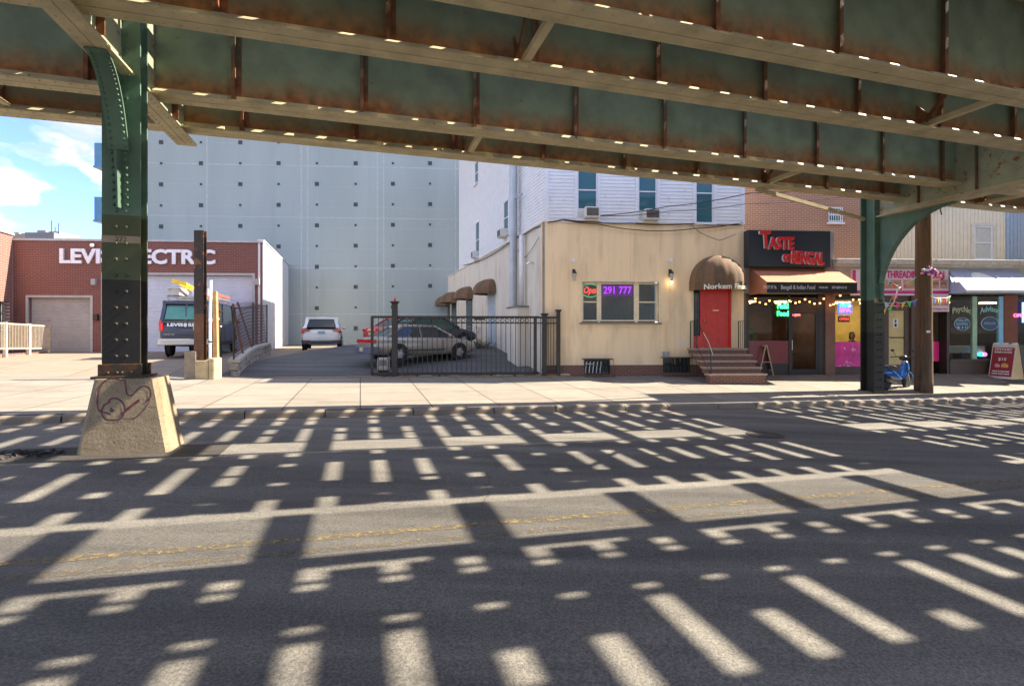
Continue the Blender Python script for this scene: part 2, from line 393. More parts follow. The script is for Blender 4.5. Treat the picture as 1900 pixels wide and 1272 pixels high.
# kerb: separate stones, some chipped and settled
kb = MB(); e = -34.0; rk = random.Random(3)
while e < 60:
    ln = rk.choice([1.2, 1.5, 1.8]); z0 = -SLOPE*e; z1 = -SLOPE*(e+ln); up = .135+rk.uniform(-.012, .004); off = rk.uniform(-.01, .012)
    drop = .012 if -3.2 < e < 2.6 or e < -6 else 0
    up -= drop*.9
    g = .012
    P = [(NC+off, -.05), (NC+off+.01, up-.03), (NC+off+.035, up), (NC+.17, up+.006), (NC+.17, -.05)]
    r0 = [(*EL.W(e+g, n), z0+z) for n, z in P]; r1 = [(*EL.W(e+ln-g, n), z1+z) for n, z in P]
    kb.loft([r0, r1]); e += ln
tag(kb.build('kerb', m_kerb, bevel=.008), kind='structure')
def strip(name, e0, e1, n0, n1, m, dz=.004, label=None, wob=0):
    mb = MB(); es = fr(e0, e1, .5); rr = random.Random(5)
    pts = [(roadP(x, n0+rr.uniform(-wob, wob), dz), roadP(x, n1+rr.uniform(-wob, wob), dz)) for x in es]
    for i in range(len(pts)-1): mb.quad(pts[i][0], pts[i+1][0], pts[i+1][1], pts[i][1])
    return tag(mb.build(name, m), kind='structure')
def worn(name, col, base, lo, hi, sc_=(1,1,1)):
    m, t, b = nodes(name); v = mapping(t, sc_, (0, 0, R(-16.5)))
    c = mix(t, ramp(t, noise(t, v, 16, 6, .8), lo, hi), mul(base, 1.0), col)
    t.links.new(c, b.inputs['Base Color']); b.inputs['Roughness'].default_value = .8; bump(t, b, noise(t, mapping(t), 90, 2, .8), .6, .006)
    t2 = t.nodes.new('ShaderNodeBsdfTransparent'); mm = t.nodes.new('ShaderNodeMixShader')
    t.links.new(ramp(t, noise(t, v, 16, 6, .8), lo-.02, hi), mm.inputs['Fac']); t.links.new(t2.outputs[0], mm.inputs[1]); t.links.new(b.outputs[0], mm.inputs[2])
    t.links.new(mm.outputs[0], t.nodes['Material Output'].inputs['Surface']); return m
strip('yellow_line', -30, 60, 4.40, 4.50, worn('worn yellow paint', (.33,.25,.11), (.15,.13,.11), .46, .66))
strip('yellow_line', -30, 60, 4.66, 4.77, worn('better yellow paint', (.37,.275,.11), (.15,.13,.11), .41, .62))
# asphalt patches along the kerb and by the pier
strip('asphalt_patch', -30, 50, 10.45, NC-.01, asphalt('gutter asphalt', (.165, .15, .13)), .003, wob=.04)
pm = asphalt('patch asphalt', (.034, .033, .034), crack=False)
strip('asphalt_patch', -4.8, -1.9, 8.0, 8.9, asphalt('pier patch', (.05,.045,.04)), .003, wob=.05)
mh = MB(); x, y = EL.W(7.4, 8.0); mh.lathe([(.33, 0), (.33, .012), (.29, .014), (.29, .008), (0.01, .010)], n=24)
o = mh.build('manhole_cover', mat('cast iron', (.05,.045,.04), .6, .4)); o.location = (x, y, zroad(x, y)+.001); o.rotation_euler = (0, math.atan(SLOPE), R(16.5)); tag(o, 'round iron manhole cover in the far lane of the road', 'manhole cover')
# crumbled asphalt beside the pier
rb = MB(); rr = random.Random(11)
for i in range(150):
    e = rr.gauss(-4.35, .3); n = rr.gauss(8.55, .12)
    if e > -3.95: continue
    x, y = EL.W(e, n); s = rr.uniform(.01, .045)
    pts = [(x+rr.uniform(-1,1)*s*1.4, y+rr.uniform(-1,1)*s*1.4, zroad(x, y)+rr.uniform(0, 1)*s*1.2) for _ in range(6)]
    rb.add(pts, [(0,1,2),(0,2,3),(0,3,4),(0,4,1),(5,1,2),(5,2,3),(5,3,4),(5,4,1)])
tag(rb.build('rubble', mat('broken asphalt', (.05,.045,.04), .9)), 'crumbled dark asphalt rubble left of the concrete pier', 'rubble', kind='stuff')

# ------------------------------------------------------------------ elevated railway
GREEN = (.23, .285, .18); TEAL = (.095, .165, .12)
m_web = steel('green web paint', [(0, GREEN)], rust=(.27, .115, .04), zr=(0.0, .72))
m_fl = steel('bounce lit flange', [(0, (.44, .38, .235))], rust=(.33, .20, .10), chip=.64)  # tan colour stands in for light bounced onto the undersides
m_stf = steel('stiffener paint', [(0, (.12, .10, .06))], rust=(.19, .08, .035), zr=(0, 1.4))
m_cross = steel('cross girder paint', [(0, (.30, .32, .21))], rust=(.24,.115,.05), chip=.58)
m_tie = mat('creosoted timber', (.045,.035,.028), .9, bmp=.4)
m_rail = mat('rail steel', (.08,.06,.05), .5, .7)
va = fthing('elevated_railway', 'green riveted steel elevated railway on plate girders spanning the whole street', 'elevated railway', EL, 0, 0, 0)
ZG, HG = 5.70, 1.68
E0, E1 = -13.0, 47.0
def girder(n, offs, visible=True):
    g = MB(); g.box(E0, E1, n-.011, n+.011, .03, HG-.02)
    o = g.build('plate_girder', m_web, va); o.location.z = ZG
    f = MB()
    for s in (-1, 1):
        f.box(E0, E1, n+s*.008, n+s*.205, 0, .028) if s > 0 else f.box(E0, E1, n-.205, n-.008, 0, .028)
        f.box(E0, E1, *sorted((n+s*.012, n+s*.026)), .028, .16)
        f.box(E0, E1, *sorted((n+s*.012, n+s*.11)), HG-.02, HG)
    f.box(E0, E1, n-.012, n+.012, .012, .03)
    rg_ = random.Random(int(n*100)); x_ = E0
    while x_ < 30:                       # added ridge along the flange toe, shaped to catch sun glints
        l_ = rg_.uniform(.25, 1.3); t_ = rg_.uniform(.7, 1.1)
        f.prism([(n-.2065, .0285), (n-.2065, .034), (n-.2065+.062*t_, .034+.066*t_), (n-.118, .0285)], x_, x_+l_, 'yz'); x_ += l_+rg_.uniform(.05, .75)
    rv = f; x = E0+.1
    while x < 26:
        rv.rivet((x, n-.026, .10), (0, -1, 0), .02, .016); rv.rivet((x+.1, n-.205+.06, .0), (0, 0, -1), .018, .014) ; rv.rivet((x+.1, n+.205-.06, .0), (0, 0, -1), .018, .014)
        x += .2
    fo = f.build('bottom_flange', m_fl, o)
    for s in (-1, 1):
        for i in range(int((E1-E0)/2.12)+1):
            x = offs+2.12*(i-6)
            if not E0+.2 < x < min(E1, 24 if visible else 0): continue
            wv = .12
            q = MB(); q.box(x-.008, x+.008, *sorted((n+s*.026, n+s*wv)), .03, HG-.03); q.box(x+.008, x+.09, *sorted((n+s*.0125, n+s*.022)), .165, HG-.03)
            q.box(x-.055, x-.008, *sorted((n+s*(wv-.012), n+s*wv)), .05, HG-.05)
            for k in range(11): q.rivet((x+.05, n+s*.022, .24+k*.13), (0, s, 0), .017, .014)
            q.build('stiffener', m_stf, o)
girder(5.87, .35); girder(7.36, .39); girder(9.90, .05); girder(11.38, -.12)
for n in (3.29, 1.79, -1.1, -2.6):
    g = MB(); g.box(E0, E1, n-.011, n+.011, .03, HG-.02); g.box(E0, E1, n-.205, n+.205, 0, .028); g.box(E0, E1, n-.2, n+.2, HG-.02, HG)
    o = g.build('plate_girder', m_web, va); o.location.z = ZG
# bottom struts and their gussets
for e in (-6.0, 2.3, 10.5, 18.7):
    for a, b in ((5.87, 7.36), (9.90, 11.38)):
        q = MB(); q.bar((e, a+.06, .10), (e, b-.03, .10), .015, .10); q.bar((e+.045, a+.06, .055), (e+.045, b-.03, .055), .11, .012)
        o = q.build('strut', m_fl, va); o.location.z = ZG
        q = MB(); q.bar((e-.09, b-.18, .12), (e-.09, a+.12, 1.3), .014, .09); q.prism([(a+.3, 1.25), (a+.02, 1.5), (a+.02, .9)], e-.1, e-.088, 'yz'); q.prism([(b-.35, .12), (b-.02, .12), (b-.02, .5)], e-.1, e-.088, 'yz')
        o = q.build('cross_brace', m_stf, va); o.location.z = ZG
# cross girders over the columns
def cross(e, zb, spans, ends):
    hb = 7.36-zb
    for a, b in spans:
        g = MB(); g.box(e-.011, e+.011, a, b, .03, hb); o = g.build('cross_girder', m_cross, va); o.location.z = zb
        f = MB()
        for s in (-1, 1):
            f.box(*sorted((e+s*.006, e+s*.18)), a, b, 0, .03); f.box(*sorted((e+s*.012, e+s*.028)), a, b, .03, .17)
            y = a+.1
            while y < b-.05:
                f.rivet((e+s*.028, y, .1), (s, 0, 0), .02, .016); f.rivet((e+s*.12, y+.05, 0), (0, 0, -1), .02, .016); y += .15
        f.box(e-.012, e+.012, a, b, .01, .03)
        f.build('bottom_flange', m_fl, o)
        y = a+.3
        while y < b-.2:
            for s in (-1, 1):
                q = MB(); q.box(*sorted((e+s*.012, e+s*.11)), y-.008, y+.008, .17, hb-.02); q.build('stiffener', m_stf, o)
            y += 1.45
cross(-3.30, 5.47, [(-4, 8.64), (8.96, 11.6)], 0)
cross(15.45, 5.30, [(-4, 11.98)], 0)
cross(34.0, 5.2, [(-4, 13.6)], 0)
q = MB(); q.bar((15.45-.25, 12.3, 5.30), (10.35, 11.5, 5.66), .07, .1); q.build('strut', m_fl, va)

# timber deck: the pattern of light on the road comes through it
ZD = 7.45
LS = (ZD+.1)/tan(R(SUN_EL)); DE = LS*cos(R(16.5-SUN_AZ)); DN = -(-LS*sin(R(16.5-SUN_AZ)))
def Nn(s): return s-DN                    # a line of shadow on the road -> the member that throws it
tie = MB(); rt = random.Random(21)
PIT = .60; k0 = int((-13-DE)/PIT)
def longt(k): return k % 3 == 0
for k in range(-26, 74):
    ec = -.67+DE+PIT*k
    if not E0-.5 < ec < E1: continue
    hw = .132
    lt = longt(k)
    tie.box(ec-hw, ec+hw, Nn(-1.2), Nn(4.075), 0, .15)
    if lt: tie.box(ec-hw, ec+hw, Nn(4.075), Nn(5.36), .002, .148)
    tie.box(ec-hw, ec+hw, Nn(5.53), Nn(8.02), 0, .15)
    tie.box(ec-hw, ec+hw, Nn(8.80), Nn(11.75), 0, .15)
    if lt: tie.box(ec-hw, ec+hw, Nn(8.12), Nn(8.80), .002, .148)
    # blockers added over single gaps to vary the light dashes below
    for a, b, p in ((2.25, 2.5, .35), (2.5, 2.8, .12), (2.8, 3.15, .1), (6.2, 6.5, .4), (6.5, 7.25, .12), (9.0, 9.6, .2), (10.3, 11.1, .2), (.2, 1.6, .3), (7.7, 8.0, .2), (5.55, 5.85, .35)):
        if rt.random() < p: tie.box(ec+hw-.01, ec+PIT-hw+.01, Nn(a), Nn(b), .03, .09)
for k in range(-26, 74):
    ec = -.67+DE+PIT*k
    if not E0-.5 < ec < E1-1: continue
    for lo_, hi_, p_ in ((6.3, 7.2, .6), (8.85, 9.7, .7), (10.35, 11.2, .7), (2.35, 3.1, .15)):  # more blockers added at random to break up the light spots
        if rt.random() < p_:
            a_ = rt.uniform(lo_, hi_-.15); w_ = rt.uniform(.08, .22); tie.box(ec+.12, ec+PIT-.12, Nn(a_), Nn(a_+w_), .02, .10)
deck = tie.build('timber_deck', m_tie, va); deck.location.z = ZD; tag(deck, kind='stuff')
lg = MB()
for a, b in ((4.125, 4.34), (3.86, 3.925), (3.14, 3.262), (8.03, 8.11), (5.86, 5.90), (8.775, 8.86), (11.55, 11.62), (.9, 1.0), (-1.4, -1.1), (10.28, 10.34)):
    lg.box(E0, E1, Nn(a), Nn(b), .152, .24)
lg.build('guard_timber', m_tie, va).location.z = ZD
for n in (1.93, 3.36, 5.9, 7.33, 9.93, 11.35):
    r_ = MB(); r_.box(E0, E1, n-.065, n+.065, .155, .17); r_.box(E0, E1, n-.01, n+.01, .17, .28); r_.box(E0, E1, n-.035, n+.035, .28, .32)
    r_.build('rail', m_rail, va).location.z = ZD
# unseen walkway pieces, shaped to cut the light into L shapes
wk = MB()
for k in range(-26, 74):
    ec = -.67+DE+PIT*k
    if longt(k+1): wk.box(ec+.05, ec+.55, Nn(4.05), Nn(4.13), .01, .14)
x = E0
for i in range(26): wk.box(E0, E1, Nn(4.37+.037*i), Nn(4.37+.037*i+.015), .21, .235)  # grating bars added to dim the band of light below
wk.build('walkway_screen', m_tie, va).location.z = ZD

# ------------------------------------------------------------------ columns
def column(name, label, e, n0, n1, zfoot, ztop, bands, knee, number, wd=.41, deg=0):
    t = fthing(name, label, 'steel column', EL, e, 0, 0)
    ms = steel('column paint '+str(e), bands, rust=(.14,.07,.035), chip=.70)
    h = wd/2; th = .034
    b = MB()
    b.box(-h, h, n0, n0+th, zfoot, ztop); b.box(-h, h, n1-th, n1, zfoot, ztop); b.box(-.015, .015, n0+th, n1-th, zfoot, ztop)
    for s in (-1, 1):
        for yy in (n0+th, n1-th-.014): b.box(*sorted((s*.015, s*.10)), yy, yy+.014, zfoot, ztop)
    rv = b; z = zfoot+.28
    while z < ztop-.1:
        for x in (-.062, .062): rv.rivet((x, n0, z), (0, -1, 0), .028, .03)
        rv.rivet((.17 if knee[0] < .5 else -.17, n0+th, z), (0, 1, 0), .02, .02)
        z += .232
    b.build('shaft', ms, t)
    pl = MB(); pl.box(-h-.03, h+.03, n0-.05, n0+.0, zfoot, zfoot+.17); pl.box(-h-.03, h+.03, n1, n1+.05, zfoot, zfoot+.17); pl.box(-h-.09, h+.09, n0-.12, n1+.12, zfoot-.03, zfoot+.002)
    for x in (-.14, -.03, .03, .14): pl.rivet((x, n0-.05, zfoot+.05), (0,-1,0), .02, .02)
    pl.build('base_plate', steel('foot paint', [(0, (.055,.04,.025))], rust=(.13,.05,.02), chip=.52), t, bevel=.004)
    sg = MB(); sg.box(-h-.002, h+.002, n0-.004, n0+.0, number[1], number[2]); o = sg.build('number_plate', mat('tan sign paint', (.30,.24,.16), .7, dirt=(.12,.08,.05)), t)
    text('number', number[0], mat('number paint', (.05,.04,.03)), number[2]-number[1], o, (0, n0-.008, (number[1]+number[2])/2), .002)
    # curved knee bracket towards the tracks
    ra, rbb, zt = knee
    pts = []; K = 14
    for i in range(K+1):
        a = pi/2*i/K; pts.append((n0-ra*(1-cos(a)) if True else 0, zt-rbb+rbb*sin(a)))
    web = [(p[0], p[1]) for p in pts]+[(n0, zt)]
    wb = MB(); wb.prism(web, -.010, .010, 'yz'); wb.build('knee_bracket', ms, t)
    kf = MB()
    for i in range(K):
        a, c = pts[i], pts[i+1]; kf.bar((0, a[0]-.01, a[1]), (0, c[0]-.01, c[1]+.001), .25 if knee[0] < 1.2 else .2, .024, up=(0, -.01, 1))
    for i in range(K*2):
        a = pi/2*(i+.5)/(K*2); p = (n0-ra*(1-cos(a)), zt-rbb+rbb*sin(a)); nn = Vector((0, -cos(a)*rbb, -sin(a)*ra)).normalized()
        for x in (-.085, .085) if knee[0] < 1.2 else (-.06, .06): kf.rivet((x, p[0]-.022*abs(nn.y), p[1]-.014*abs(nn.z)), nn, .024, .026)
    kf.build('knee_flange', ms, t)
    return t
column('steel_column', 'near riveted green and black steel column standing on the graffitied concrete pier', -3.30, 8.66, 8.94, 1.15, 7.34,
       [(0, (.030,.026,.020)), (2.53, (.075,.085,.04)), (3.46, TEAL)], (.75, 1.9, 5.45), ('272', 3.06, 3.16), wd=.47)
zc = -SLOPE*15.45+.14
column('steel_column', 'far riveted green and black steel column on the pavement in front of the shops', 15.45, 12.0, 12.47, zc+.03, 7.30,
       [(0, (.03,.027,.022)), (1.75, (.05,.055,.035)), (2.75, TEAL)], (2.1, 2.6, 5.28), ('273', 2.66, 2.80))
# concrete pier under the near column
pr = fthing('concrete_pier', 'tapered tan concrete pier with dark red graffiti under the near steel column', 'concrete pier', EL, -3.17, 8.71, zroad(*EL.W(-3.17, 8.71)))
def ring(hx, hy, c, z): return [(-hx+c,-hy,z),(hx-c,-hy,z),(hx,-hy+c,z),(hx,hy-c,z),(hx-c,hy,z),(-hx+c,hy,z),(-hx,hy-c,z),(-hx,-hy+c,z)]
pb = MB(); rings = []
PZ = 1.15-.03-pr.location.z
for i in range(9):
    q = i/8; rings.append(ring(lerp(.585, .385, q), lerp(.34, .27, q), lerp(.05, .06, q), lerp(-.12, PZ, q)))
pb.loft(rings)
m_pier, t_, b_ = nodes('pier concrete'); v_ = mapping(t_)
c_ = ramp(t_, noise(t_, v_, 3, 8, .62), .3, .72, (.17,.115,.055), (.36,.27,.155))
c_ = mix(t_, ramp(t_, noise(t_, mapping(t_, loc=(5,2,1)), 1.6, 6, .6), .5, .68, (0,0,0), (.8,.8,.8)), c_, (.13,.09,.05))
c_ = mix(t_, .4, c_, ramp(t_, noise(t_, v_, 45, 4, .7), .3, .7, (.14,.11,.07), (.50,.42,.30)))
t_.links.new(c_, b_.inputs['Base Color']); b_.inputs['Roughness'].default_value = .9; bump(t_, b_, noise(t_, v_, 18, 8, .7), .6, .02)
pbo = pb.build('block', m_pier, pr)
# graffiti: sprayed line on the front face
gf = MB(); 
def onpier(u, v):
    # front face plane of the pier in the pier's own frame
    r, q = (u-U0)/F, (V0-v)/F; t = 5.0
    best = None
    while t < 9:
        lx, ly = EL.loc(r*t, t); lx += 3.17; ly -= 8.71; z = CAMZ+q*t-pr.location.z
        w_ = lerp(.34, .27, max(0, min(1, (z+.12)/(PZ+.12))))
        if ly > -w_: return Vector((lx, -w_-.004, z))
        t += .004
    return Vector((0, 0, 0))
def spray(pts, wd=.03):
    P = [onpier(*p) for p in pts]
    # smooth the stroke
    S = []
    for i in range(len(P)-1):
        p0, p1, p2, p3 = P[max(i-1,0)], P[i], P[i+1], P[min(i+2,len(P)-1)]
        for k in range(5):
            t = k/5; S.append(.5*((2*p1)+(-p0+p2)*t+(2*p0-5*p1+4*p2-p3)*t*t+(-p0+3*p1-3*p2+p3)*t**3))
    S.append(P[-1])
    for i in range(len(S)-1):
        d = (S[i+1]-S[i]); 
        if d.length < 1e-5: continue
        nn = Vector((d.z, 0, -d.x)).normalized()*wd*.39; e_ = d.normalized()*wd*.2
        gf.quad(S[i]-nn-e_, S[i+1]-nn+e_, S[i+1]+nn+e_, S[i]+nn-e_)
spray([(232,706),(205,702),(188,714),(181,738),(184,760),(196,765),(205,768)], .026)
spray([(205,745),(193,752),(189,766),(196,777),(210,779),(224,776),(231,763),(230,750),(220,740),(207,739),(200,748)], .03)
spray([(206,757),(210,762),(205,762)], .035)
spray([(232,704),(234,718),(236,730),(245,733),(256,722),(268,716),(278,722),(279,735),(272,745)], .026)
spray([(226,768),(240,756),(258,742)], .045)
spray([(228,776),(246,776),(262,766),(274,750),(278,740)], .016)
gf.build('graffiti', mat('red spray paint', (.14,.035,.045), .6, var=.5, scale=14), pbo)
# ------------------------------------------------------------------ shared building bits
m_glass = glass('window glass', (.03,.05,.055), rough=.05)
m_glassb = glass('blue window glass', (.045,.13,.15), rough=.08)
m_see = glass('shop glass', (.02,.02,.02), see=.86, rough=.02)
m_white = mat('white painted trim', (.74,.75,.78), .5, var=.05)
m_black = mat('black painted iron', (.018,.017,.015), .5, var=.3)
m_dark = mat('dark frame paint', (.03,.022,.018), .45)
m_curt = mat('pale curtain', (.50,.50,.44), .9, var=.1, scale=9)
m_plas = mat('white appliance plastic', (.66,.65,.6), .5, var=.06)
def part(parent, name, m, fn, **k):
    q = MB(); fn(q); return q.build(name, m, parent, **k)
def window(parent, x0, x1, z0, z1, y=.06, fm=None, gm=None, sg=1, fw=.05, rail=True, mull=(), curtain=None, sill=True, name='window'):
    """sash window in the local plane; sg=1 looks towards -y, sg=-1 towards +y"""
    fm = fm or m_white; gm = gm or m_glass
    f = MB(); Y = lambda a: y+sg*a
    def bx(a, b, c, d, e, g): f.box(a, b, *sorted((Y(c), Y(d))), e, g)
    bx(x0, x0+fw, -.03, .05, z0, z1); bx(x1-fw, x1, -.03, .05, z0, z1); bx(x0+fw, x1-fw, -.03, .05, z1-fw, z1); bx(x0+fw, x1-fw, -.03, .05, z0, z0+fw)
    if rail: bx(x0+fw, x1-fw, -.02, .04, (z0+z1)/2-.022, (z0+z1)/2+.022)
    for a in mull: bx(a-.02, a+.02, -.025, .045, z0+fw, z1-fw)
    o = f.build(name, fm, parent)
    g = MB(); g.box(x0+fw*.9, x1-fw*.9, *sorted((Y(.008), Y(.014))), z0+fw*.9, z1-fw*.9); g.build('pane', gm, o)
    if sill:
        s = MB(); s.box(x0-.07, x1+.07, *sorted((Y(-.14), Y(-.031))), z0-.06, z0-.001); s.build('sill', fm, o)
    return o
def awning_dome(parent, cx, w_, z0, h, d, m1, m2, sg=1, val=.16, n=12, name='awning', y0=0.0):
    q = MB(); fs2 = []
    K = 7; G = n*3
    def P(g, k):
        a = pi*g/G; hh = pi/2*k/K; rib = 1-.035*abs(sin(a*n))*cos(hh)
        return (cx+w_/2*cos(a)*cos(hh)*rib if 0 < g < G else cx+w_/2*cos(a)*cos(hh), y0-sg*d*sin(a)*cos(hh)*rib, z0+h*sin(hh))
    for g in range(G+1):
        for k in range(K+1): q.v.append(P(g, k))
    for g in range(G):
        for k in range(K):
            q.f.append((g*(K+1)+k, (g+1)*(K+1)+k, (g+1)*(K+1)+k+1, g*(K+1)+k+1)); fs2.append((g//3) % 2)
    for g in range(G):
        a, b = P(g, 0), P(g+1, 0)
        q.quad(a, b, (b[0], b[1], b[2]-val), (a[0], a[1], a[2]-val)); fs2.append((g//3) % 2)
    o = q.build(name, m1, parent, smooth=True)
    o.data.materials.append(m2)
    for p, i in zip(o.data.polygons, fs2): p.material_index = i
    return o
def slope_awning(parent, x0, x1, zt, zb, d, val, m1, mv, y0=0.0, name='awning', sides=True):
    q = MB()
    q.loft([[(x0, y0-.01, zt), (x0, y0-d, zb), (x0, y0-d+.02, zb-.02), (x0, y0-.01, zt-.03)], [(x1, y0-.01, zt), (x1, y0-d, zb), (x1, y0-d+.02, zb-.02), (x1, y0-.01, zt-.03)]])
    if sides:
        for x in (x0, x1-.006):
            q.prism([(y0-.012, zt-.03), (y0-d+.02, zb-.02), (y0-d+.02, zb-val), (y0-.012, zb-val)], x, x+.006, 'yz')
    o = q.build(name, m1, parent)
    v = MB(); v.box(x0, x1, y0-d-.006, y0-d+.012, zb-val, zb-.001); v.build('valance', mv, o)
    return o

# ------------------------------------------------------------------ cream corner building
m_cream = mat("cream stucco", (.90,.69,.43), .9, var=.09, scale=1.6, streak=1, dirt=(.62,.47,.30), dirt_amt=(.5,.8), bmp=.35, bscale=60)
m_creamw = mat('pale side stucco', (.66,.60,.50), .9, var=.07, scale=1.4, streak=1, dirt=(.45,.38,.29), dirt_amt=(.55,.8), bmp=.2, bscale=50)
m_side_w = mat('white lapped siding', (.74,.75,.765), .55, var=.04, scale=2.5, dirt=(.52,.53,.54), dirt_amt=(.6,.85))
m_bb = brick('brown base brick', (.22,.09,.055), (.16,.065,.045), (.22,.19,.16))
cb = fthing('corner_building', 'two storey corner building with cream stucco ground floor, white siding above and red door', 'building', FA, 0, 0, .2)
B = FA; Z0 = .2
def bx_(u): return B.x(u)
def bz_(v, u=1100): return B.z(u, v)-Z0
XR = bx_(1380); ZC = bz_(411, 1012); ZT = 13.4; ZF = 8.45  # unseen front roof kept lower so its shadow on the pavement stays short
XWIN = (bx_(1079.5), bx_(1222.5), bz_(598,1150), bz_(523,1150))
DOOR = (bx_(1287), bx_(1358), bz_(645,1320), bz_(534,1320))
BW1 = (bx_(1084), bx_(1132), .06, .62); BW2 = (bx_(1230), bx_(1283), .10, .66)
ZBB = bz_(677, 1100)
q = MB(); wall_holes(q, 0, XR, ZBB, ZC, [XWIN, DOOR, (BW1[0], BW1[1], ZBB, BW1[3]), (BW2[0], BW2[1], ZBB, BW2[3])], 0, .14)
q.build('wall', m_cream, cb)
q = MB(); wall_holes(q, -.005, XR, -.6, ZBB, [(BW1[0], BW1[1], BW1[2], ZBB+.0), (BW2[0], BW2[1], BW2[2], ZBB)], -.02, .16)
q.quad((-.005,-.02,ZBB),(XR,-.02,ZBB),(XR,.0,ZBB),(-.005,.0,ZBB)); q.build('brick_base', m_bb, cb)
# side wall, running back at the lot's own slant
SW = Fr(1.18, 18.0, 107.0)
Msw = Matrix.Translation((SW.o[0], SW.o[1], Z0)) @ Matrix.Rotation(R(107), 4, 'Z')
def swpart(q, name, m, parent=cb, smooth=False):
    o = q.build(name, m, None, smooth); o.parent = parent
    o.matrix_parent_inverse = Matrix.Identity(4); 
    P = Matrix.Translation(cb.location) @ Matrix.Rotation(cb.rotation_euler.z, 4, 'Z')
    o.matrix_local = P.inverted() @ Msw if parent is cb else Matrix.Identity(4)
    return o
T1 = SW.x(852); T2 = SW.x(822)
q = MB(); q.quad((0,0,-.4),(T2,0,-.4),(T2,0,ZC),(0,0,ZC)); q.quad((T2,0,-.4),(T2,-6,-.4),(T2,-6,ZC),(T2,0,ZC)); swpart(q, 'side_wall', m_creamw)
q = MB(); q.box(-.02, T2+.05, -.3, .04, ZC, ZC+.07); swpart(q, 'cornice', m_creamw)
q = MB(); q.quad((T1-.1, -.3, ZC+.05),(T2+.05, -.3, ZC+.05),(T2+.05, -8, ZC+.05),(T1-.1, -8, ZC+.05)); swpart(q, 'rear_roof', mat('roof felt', (.08,.08,.08)))
sw = []
for u0, u1, v0, v1 in ((934.5, 943.5, 372, 436), (882.5, 889.5, 411, 479), (881, 887.5, 300, 342)):
    a, b = SW.x(u1), SW.x(u0); sw.append((a, b, SW.z((u0+u1)/2, v1)-Z0, SW.z((u0+u1)/2, v0)-Z0))
q = MB(); clap(q, 0, 2.4, ZC+.07, ZF, sw, .125, 0, -.018); clap(q, 2.4, T1, ZC+.07, ZT, sw, .125, 0, -.018); q.quad((2.4,0,ZF),(2.4,-7,ZF),(2.4,-7,ZT),(2.4,0,ZT)); q.quad((T1,0,ZC),(T1,-7,ZC),(T1,-7,ZT),(T1,0,ZT)); swpart(q, 'side_siding', m_side_w)
for a, b, c, d in sw:
    holder = swpart(MB().box(a-.02, b+.02, -.14, -.13, c, d), 'window', m_dark)
    window(holder, a, b, c, d, -.02, m_white, m_glassb, sg=-1)
# upper front siding
UW = [(bx_(u0), bx_(u1), bz_(409+(u0-1070)*.02, 1150)+.02, 7.62) for u0, u1 in ((1071, 1109), (1184, 1219.5), (1290.5, 1324.5))]
q = MB(); clap(q, .0, XR, ZC+.002, ZF, UW, .125, -.01, .018)
q.quad((XR,0,ZC),(XR,9,ZC),(XR,9,ZF),(XR,0,ZF)); q.build('upper_siding', m_side_w, cb)
for a_, b_ in ((-.03, .12), (XR-.1, XR+.02)): part(cb, 'corner_board', m_white, lambda q: q.box(a_, b_, -.045, .0, ZC-.01, ZF))
q = MB(); q.add([(0,0,ZF),(XR,0,ZF),(XR,9,ZF),(-2.0,9,ZF)], [(0,1,2,3)]); q.box(-.1, XR+.1, -.12, .1, ZF-.02, ZF+.15); q.add([(-.56,2.33,ZT),(6.4,2.33,ZT),(4,15,ZT),(-3.7,15.1,ZT)], [(0,1,2,3)]); q.build('roof', mat('roof edge', (.3,.3,.3)), cb)
for i, (a, b, c, d) in enumerate(UW):
    o = window(cb, a, b, c, d, .05, m_white, m_glassb)
    part(o, 'casing', m_white, lambda q: (q.box(a-.09, a-.001, -.05, .03, c-.02, d+.1), q.box(b+.001, b+.09, -.05, .03, c-.02, d+.1)))
    part(o, 'curtain', mat('teal curtain', (.16,.30,.32), .9, var=.35, scale=7), lambda q: q.box(a+.05, b-.05, .09, .1, c+.05, d-.05))
# ground floor window: three lights
x0, x1, z0, z1 = XWIN; m_tan = mat('tan window paint', (.80,.68,.46), .6)
mA, mB_ = bx_(1116), bx_(1180)
w1 = window(cb, x0+.02, mA-.1, z0+.04, z1-.02, .1, m_tan, glass('front glass', (.03,.03,.028), see=.45), sill=False)
w2 = window(cb, mA-.04, mB_, z0+.04, z1-.02, .1, m_tan, glass('front glass'), rail=False, sill=False)
w3 = window(cb, mB_+.08, x1-.02, z0+.04, z1-.02, .1, m_tan, glass('front glass'), sill=False)
part(cb, 'window_frame', m_tan, lambda q: (q.box(mA-.1, mA-.04, .06, .14, z0, z1), q.box(mB_, mB_+.08, .06, .14, z0, z1), q.box(x0-.06, x0, -.02, .03, z0-.06, z1+.06), q.box(x1, x1+.06, -.02, .03, z0-.06, z1+.06), q.box(x0, x1, -.02, .03, z1, z1+.06)))
part(cb, 'window_sill', mat('grey sill', (.25,.23,.2)), lambda q: q.box(x0-.08, x1+.08, -.09, .02, z0-.07, z0-.001))
def curt(q):
    n = 46
    for i in range(n):
        a = lerp(mA+.02, mB_-.04, i/n); b = lerp(mA+.02, mB_-.04, (i+1)/n); q.quad((a, .3+.02*(i % 2), z0+.1), (b, .3+.02*((i+1) % 2), z0+.1), (b, .3+.02*((i+1) % 2), z1-.45), (a, .3+.02*(i % 2), z1-.45))
    for i in range(20):
        a = lerp(mB_+.12, x1-.05, i/20); b = lerp(mB_+.12, x1-.05, (i+1)/20); q.quad((a, .3+.02*(i % 2), z0+.1), (b, .3+.02*((i+1) % 2), z0+.1), (b, .3+.02*((i+1) % 2), z1-.05), (a, .3+.02*(i % 2), z1-.05))
part(cb, 'curtain', m_curt, curt)
